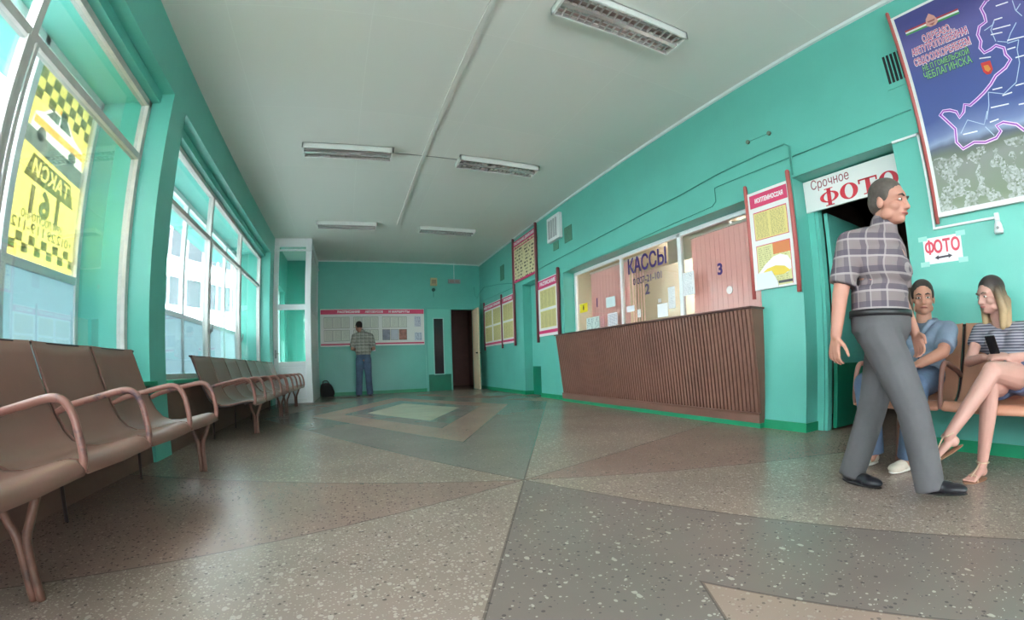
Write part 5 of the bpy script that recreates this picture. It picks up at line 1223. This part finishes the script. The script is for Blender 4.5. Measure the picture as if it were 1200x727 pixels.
# ---- young woman sitting with crossed legs
def woman():
    hd = Head((3.235, 0.575, 1.035), (-0.80, 0.58, -0.12), (0, 0, 1), 0.93)
    pel = V3(3.27, 0.435, 0.53); ch = V3(3.315, 0.485, 0.745); nk = V3(3.30, 0.525, 0.880)
    shR, shL = V3(3.305, 0.665, 0.822), V3(3.285, 0.365, 0.822)
    elR, wrR = V3(3.185, 0.715, 0.640), V3(3.015, 0.590, 0.665); elL, wrL = V3(3.15, 0.300, 0.668), V3(2.99, 0.430, 0.665)
    rl = (V3(3.23, 0.515, 0.518), V3(2.835, 0.520, 0.508), V3(2.865, 0.545, 0.085)); ll = (V3(3.22, 0.345, 0.535), V3(2.785, 0.500, 0.595), V3(2.615, 0.690, 0.262))
    b = MB(); torso(b, pel, ch, nk, (0.142, 0.112), (0.140, 0.098), (0.12, 1, 0))
    b.cap(nk - V3(0, 0, 0.06), hd.p(0, -0.025, -0.06), 0.048, 0.045); hd.flesh(b, True); yoke(b, nk, shR, shL, 0.050, 0.042)
    limb(b, [shR, elR, wrR], [0.042, 0.034, 0.024]); limb(b, [shL, elL, wrL], [0.042, 0.034, 0.024])
    for q in (-1, 1): b.ell(ch + V3(-0.085, q*0.062+0.01, 0.02), (0.05, 0.058, 0.058))
    for hp, kn, an in (rl, ll):
        limb(b, [hp, hp.lerp(kn, 0.5), kn], [0.088, 0.076, 0.056]); calf = kn.lerp(an, 0.32); limb(b, [kn, calf, an], [0.052, 0.050, 0.031])
    # feet with toes
    def foot(an, d, up):
        d = Vector(d).normalized(); u = Vector(up); u = (u-d*u.dot(d)).normalized(); s = d.cross(u)
        b.ell(an - u*0.042 - d*0.020, (0.026, 0.030, 0.030), Matrix((s, d, u)).transposed())
        for a in (-0.014, 0.0, 0.014): b.cap(an - u*0.030, an + d*0.115 - u*0.066 + s*a*1.5, 0.026, 0.014, 12)
        for i, L in enumerate((0.034, 0.030, 0.027, 0.023, 0.018)):
            p = an + d*0.118 - u*0.068 + s*(0.029-0.0145*i)*(1 if up is not None else 1); b.cap(p, p + d*L - u*0.002, 0.0095 if i == 0 else 0.0075, 0.008 if i == 0 else 0.0065, 10)
        return d, u, s
    fr = foot(rl[2], (-0.93, 0.25, -0.0), (0, 0, 1)); fl = foot(ll[2], (-0.55, 0.62, -0.42), (-0.25, 0.35, 0.9))
    hand(b, wrR, (-0.45, -0.75, -0.05), (0.3, 0.2, -0.9), 0.55, 1, 0.90); hand(b, wrL, (-0.35, 0.80, 0.10), (0.5, 0.0, -0.85), 0.5, -1, 0.90)
    o = person(b, mat('fair_skin', (190, 142, 130), 0.5, noise=0.04, scale=10), 0.0052, 'woman with crossed bare legs sitting in a striped top')
    hd.details(o, mat('brown_eyebrow', (96, 72, 56), 0.7))
    g = MB(); hd.e(g, 0, -0.022, 0.048, 0.086, 0.098, 0.090); hd.e(g, 0, -0.060, -0.02, 0.082, 0.060, 0.100)
    for q in (-1, 1):
        g.cap(hd.p(q*0.070, 0.004, 0.03), hd.p(q*0.086, -0.016, -0.10), 0.026, 0.030); g.cap(hd.p(q*0.086, -0.016, -0.10), hd.p(q*0.080, 0.004, -0.205), 0.030, 0.020)
    g.cap(hd.p(0, -0.085, -0.05), hd.p(0, -0.085, -0.20), 0.06, 0.045); g.cap(hd.p(0.05, -0.07, -0.05), hd.p(0.06, -0.06, -0.20), 0.045, 0.03); g.cap(hd.p(-0.05, -0.07, -0.05), hd.p(-0.06, -0.06, -0.20), 0.045, 0.03)
    def hair_mat():
        m = bpy.data.materials.new('dark_root_blond_hair'); m.use_nodes = True; nt = m.node_tree; bb = nt.nodes['Principled BSDF']; bb.inputs['Roughness'].default_value = 0.55
        tc = nt.nodes.new('ShaderNodeTexCoord'); sp = nt.nodes.new('ShaderNodeSeparateXYZ'); nt.links.new(tc.outputs['Object'], sp.inputs[0])
        n = nt.nodes.new('ShaderNodeTexNoise'); n.inputs['Scale'].default_value = 60; nt.links.new(tc.outputs['Object'], n.inputs['Vector'])
        a = nt.nodes.new('ShaderNodeMath'); a.operation = 'MULTIPLY_ADD'; a.inputs[1].default_value = 0.05; nt.links.new(n.outputs['Fac'], a.inputs[0]); nt.links.new(sp.outputs['Z'], a.inputs[2])
        mr = nt.nodes.new('ShaderNodeMapRange'); mr.inputs[1].default_value = 0.90; mr.inputs[2].default_value = 1.16; nt.links.new(a.outputs[0], mr.inputs[0])
        r = nt.nodes.new('ShaderNodeValToRGB'); r.color_ramp.elements[0].color = lin((178, 148, 110)); r.color_ramp.elements[1].color = lin((52, 40, 38)); r.color_ramp.elements[0].position = 0.15; r.color_ramp.elements[1].position = 0.85
        nt.links.new(mr.outputs[0], r.inputs['Fac']); nt.links.new(r.outputs['Color'], bb.inputs['Base Color']); return m
    me = remesh(g, 'long_hair', 0.006, 3); me.materials.append(hair_mat()); link('long_hair', me, o)
    TOP = striped('grey_white_striped_jersey', (92, 90, 104), (164, 160, 168), 58, 0.38)
    g = MB(); torso(g, pel + V3(0, 0, 0.045), ch, nk - V3(0, 0, 0.03), (0.146, 0.116), (0.146, 0.102), (0.12, 1, 0), 0.014)
    for q in (-1, 1): g.ell(ch + V3(-0.087, q*0.062+0.01, 0.02), (0.060, 0.066, 0.064))
    sleeve(g, shR, shR.lerp(elR, 0.46), 0.058, 0.058); sleeve(g, shL, shL.lerp(elL, 0.46), 0.058, 0.058)
    yoke(g, nk, shR, shL, 0.062, 0.054, 0.075)
    cloth('striped_top', g, TOP, o, 0.007, 4)
    g = MB(); g.ell(pel + V3(0, 0, -0.005), (0.130, 0.165, 0.100)); g.cone(rl[0], rl[0].lerp(rl[1], 0.42), 0.104, 0.096, 20); g.cone(ll[0], ll[0].lerp(ll[1], 0.40), 0.104, 0.096, 20)
    cloth('denim_shorts', g, mat('grey_blue_denim', (98, 106, 138), 0.85, noise=0.15, scale=9), o, 0.008, 3)
    SD = mat('tan_sandal_leather', (150, 108, 84), 0.5)
    for an, (d, u, s) in ((rl[2], fr), (ll[2], fl)):
        g = MB(); rot = Matrix((s, d, u)).transposed()
        g.ell(an + d*0.062 - u*0.0815, (0.043, 0.124, 0.0055), rot, 20, 8)
        sd = g.build('sandal', SD, o)
        P_ = lambda a, c, e: an + s*a + d*c + u*e
        g = MB(); g.tube([P_(-0.036, 0.10, -0.078), P_(-0.022, 0.105, -0.048), P_(0.0, 0.107, -0.040), P_(0.022, 0.105, -0.048), P_(0.038, 0.10, -0.078)], 0.005, 8)
        g.tube([P_(0.0, 0.12, -0.052), P_(0.0, 0.07, -0.022), P_(0.0, 0.028, 0.010)], 0.0045, 8); g.build('strap', mat('pale_sandal_strap', (196, 166, 142), 0.4), sd)
        g = MB(); n_ = 12; g.tube([P_(0.036*math.cos(2*PI*i/n_), 0.036*math.sin(2*PI*i/n_)-0.002, 0.012) for i in range(n_+1)], 0.0045, 8); g.build('ankle_strap', mat('pale_sandal_strap', (196, 166, 142), 0.4), sd)
    return o
walker(); reader(); sitter(); woman()
ph_ = MB(); ph_.prism([(-0.034, -0.066), (0.034, -0.066), (0.034, 0.066), (-0.034, 0.066)], 0, 0.009, lambda u, v, w: tuple(V3(2.905, 0.52, 0.732) + V3(-0.35, 0.1, 0.5).normalized()*v*0.9 + V3(0.25, 0.95, -0.05)*u*0.9 + V3(0.8, -0.2, 0.6)*w))
tag(ph_.build('phone', mat('black_phone', (26, 26, 30), 0.2), bevel=0.003), 'black phone held in the lap of the woman in the striped top', 'phone')
# ------------------------------------------------------------------ camera: wide fisheye-type lens, frame cut from the upper part of its picture
def camera():
    cam = bpy.data.cameras.new('camera'); co = bpy.data.objects.new('camera', cam); COL.objects.link(co)
    yaw, pitch, roll = 0.4375, -0.0309, -0.0299
    f = Vector((math.sin(yaw)*math.cos(pitch), math.cos(yaw)*math.cos(pitch), math.sin(pitch)))
    r = Vector((math.cos(yaw), -math.sin(yaw), 0)); u = r.cross(f)
    r2 = r*math.cos(roll) + u*math.sin(roll); u2 = -r*math.sin(roll) + u*math.cos(roll)
    co.matrix_world = Matrix(((r2.x, u2.x, -f.x, 0), (r2.y, u2.y, -f.y, 0), (r2.z, u2.z, -f.z, 0.69), (0, 0, 0, 1)))
    cam.type = 'PANO'
    c = cam if hasattr(cam, 'panorama_type') else cam.cycles
    c.panorama_type = 'FISHEYE_LENS_POLYNOMIAL'
    cam.sensor_width = 36.0; cam.sensor_height = 36.0*727/1200
    c.fisheye_fov = PI
    for i, k in enumerate((0.0, 1.1841, -0.0532, -0.0416, -0.0121)):
        setattr(c, 'fisheye_polynomial_k%d' % i, -k/18.0**i)
    cam.shift_x = -(640.85-600)/1200; cam.shift_y = (441.0-363.5)/727
    cam.clip_start = 0.02
    SC.camera = co
camera()
# ------------------------------------------------------------------ light: overcast sky through the windows
wd = bpy.data.worlds.new('overcast_sky'); SC.world = wd; wd.use_nodes = True
nt = wd.node_tree; bg = nt.nodes['Background']
tcw = nt.nodes.new('ShaderNodeTexCoord'); spw = nt.nodes.new('ShaderNodeSeparateXYZ'); rw = nt.nodes.new('ShaderNodeValToRGB')
nt.links.new(tcw.outputs['Generated'], spw.inputs[0]); nt.links.new(spw.outputs['Z'], rw.inputs['Fac'])
rw.color_ramp.elements[0].position = 0.0; rw.color_ramp.elements[0].color = (0.90, 0.84, 0.86, 1)
rw.color_ramp.elements[1].position = 0.6; rw.color_ramp.elements[1].color = (1.0, 0.94, 0.97, 1)
nt.links.new(rw.outputs['Color'], bg.inputs['Color']); bg.inputs['Strength'].default_value = 24.0
SC.view_settings.view_transform = 'Standard'; SC.view_settings.look = 'None'; SC.view_settings.gamma = 1.0
SC.view_settings.use_curve_mapping = False; SC.view_settings.exposure = 0.0
SC.cycles.sample_clamp_indirect = 25.0
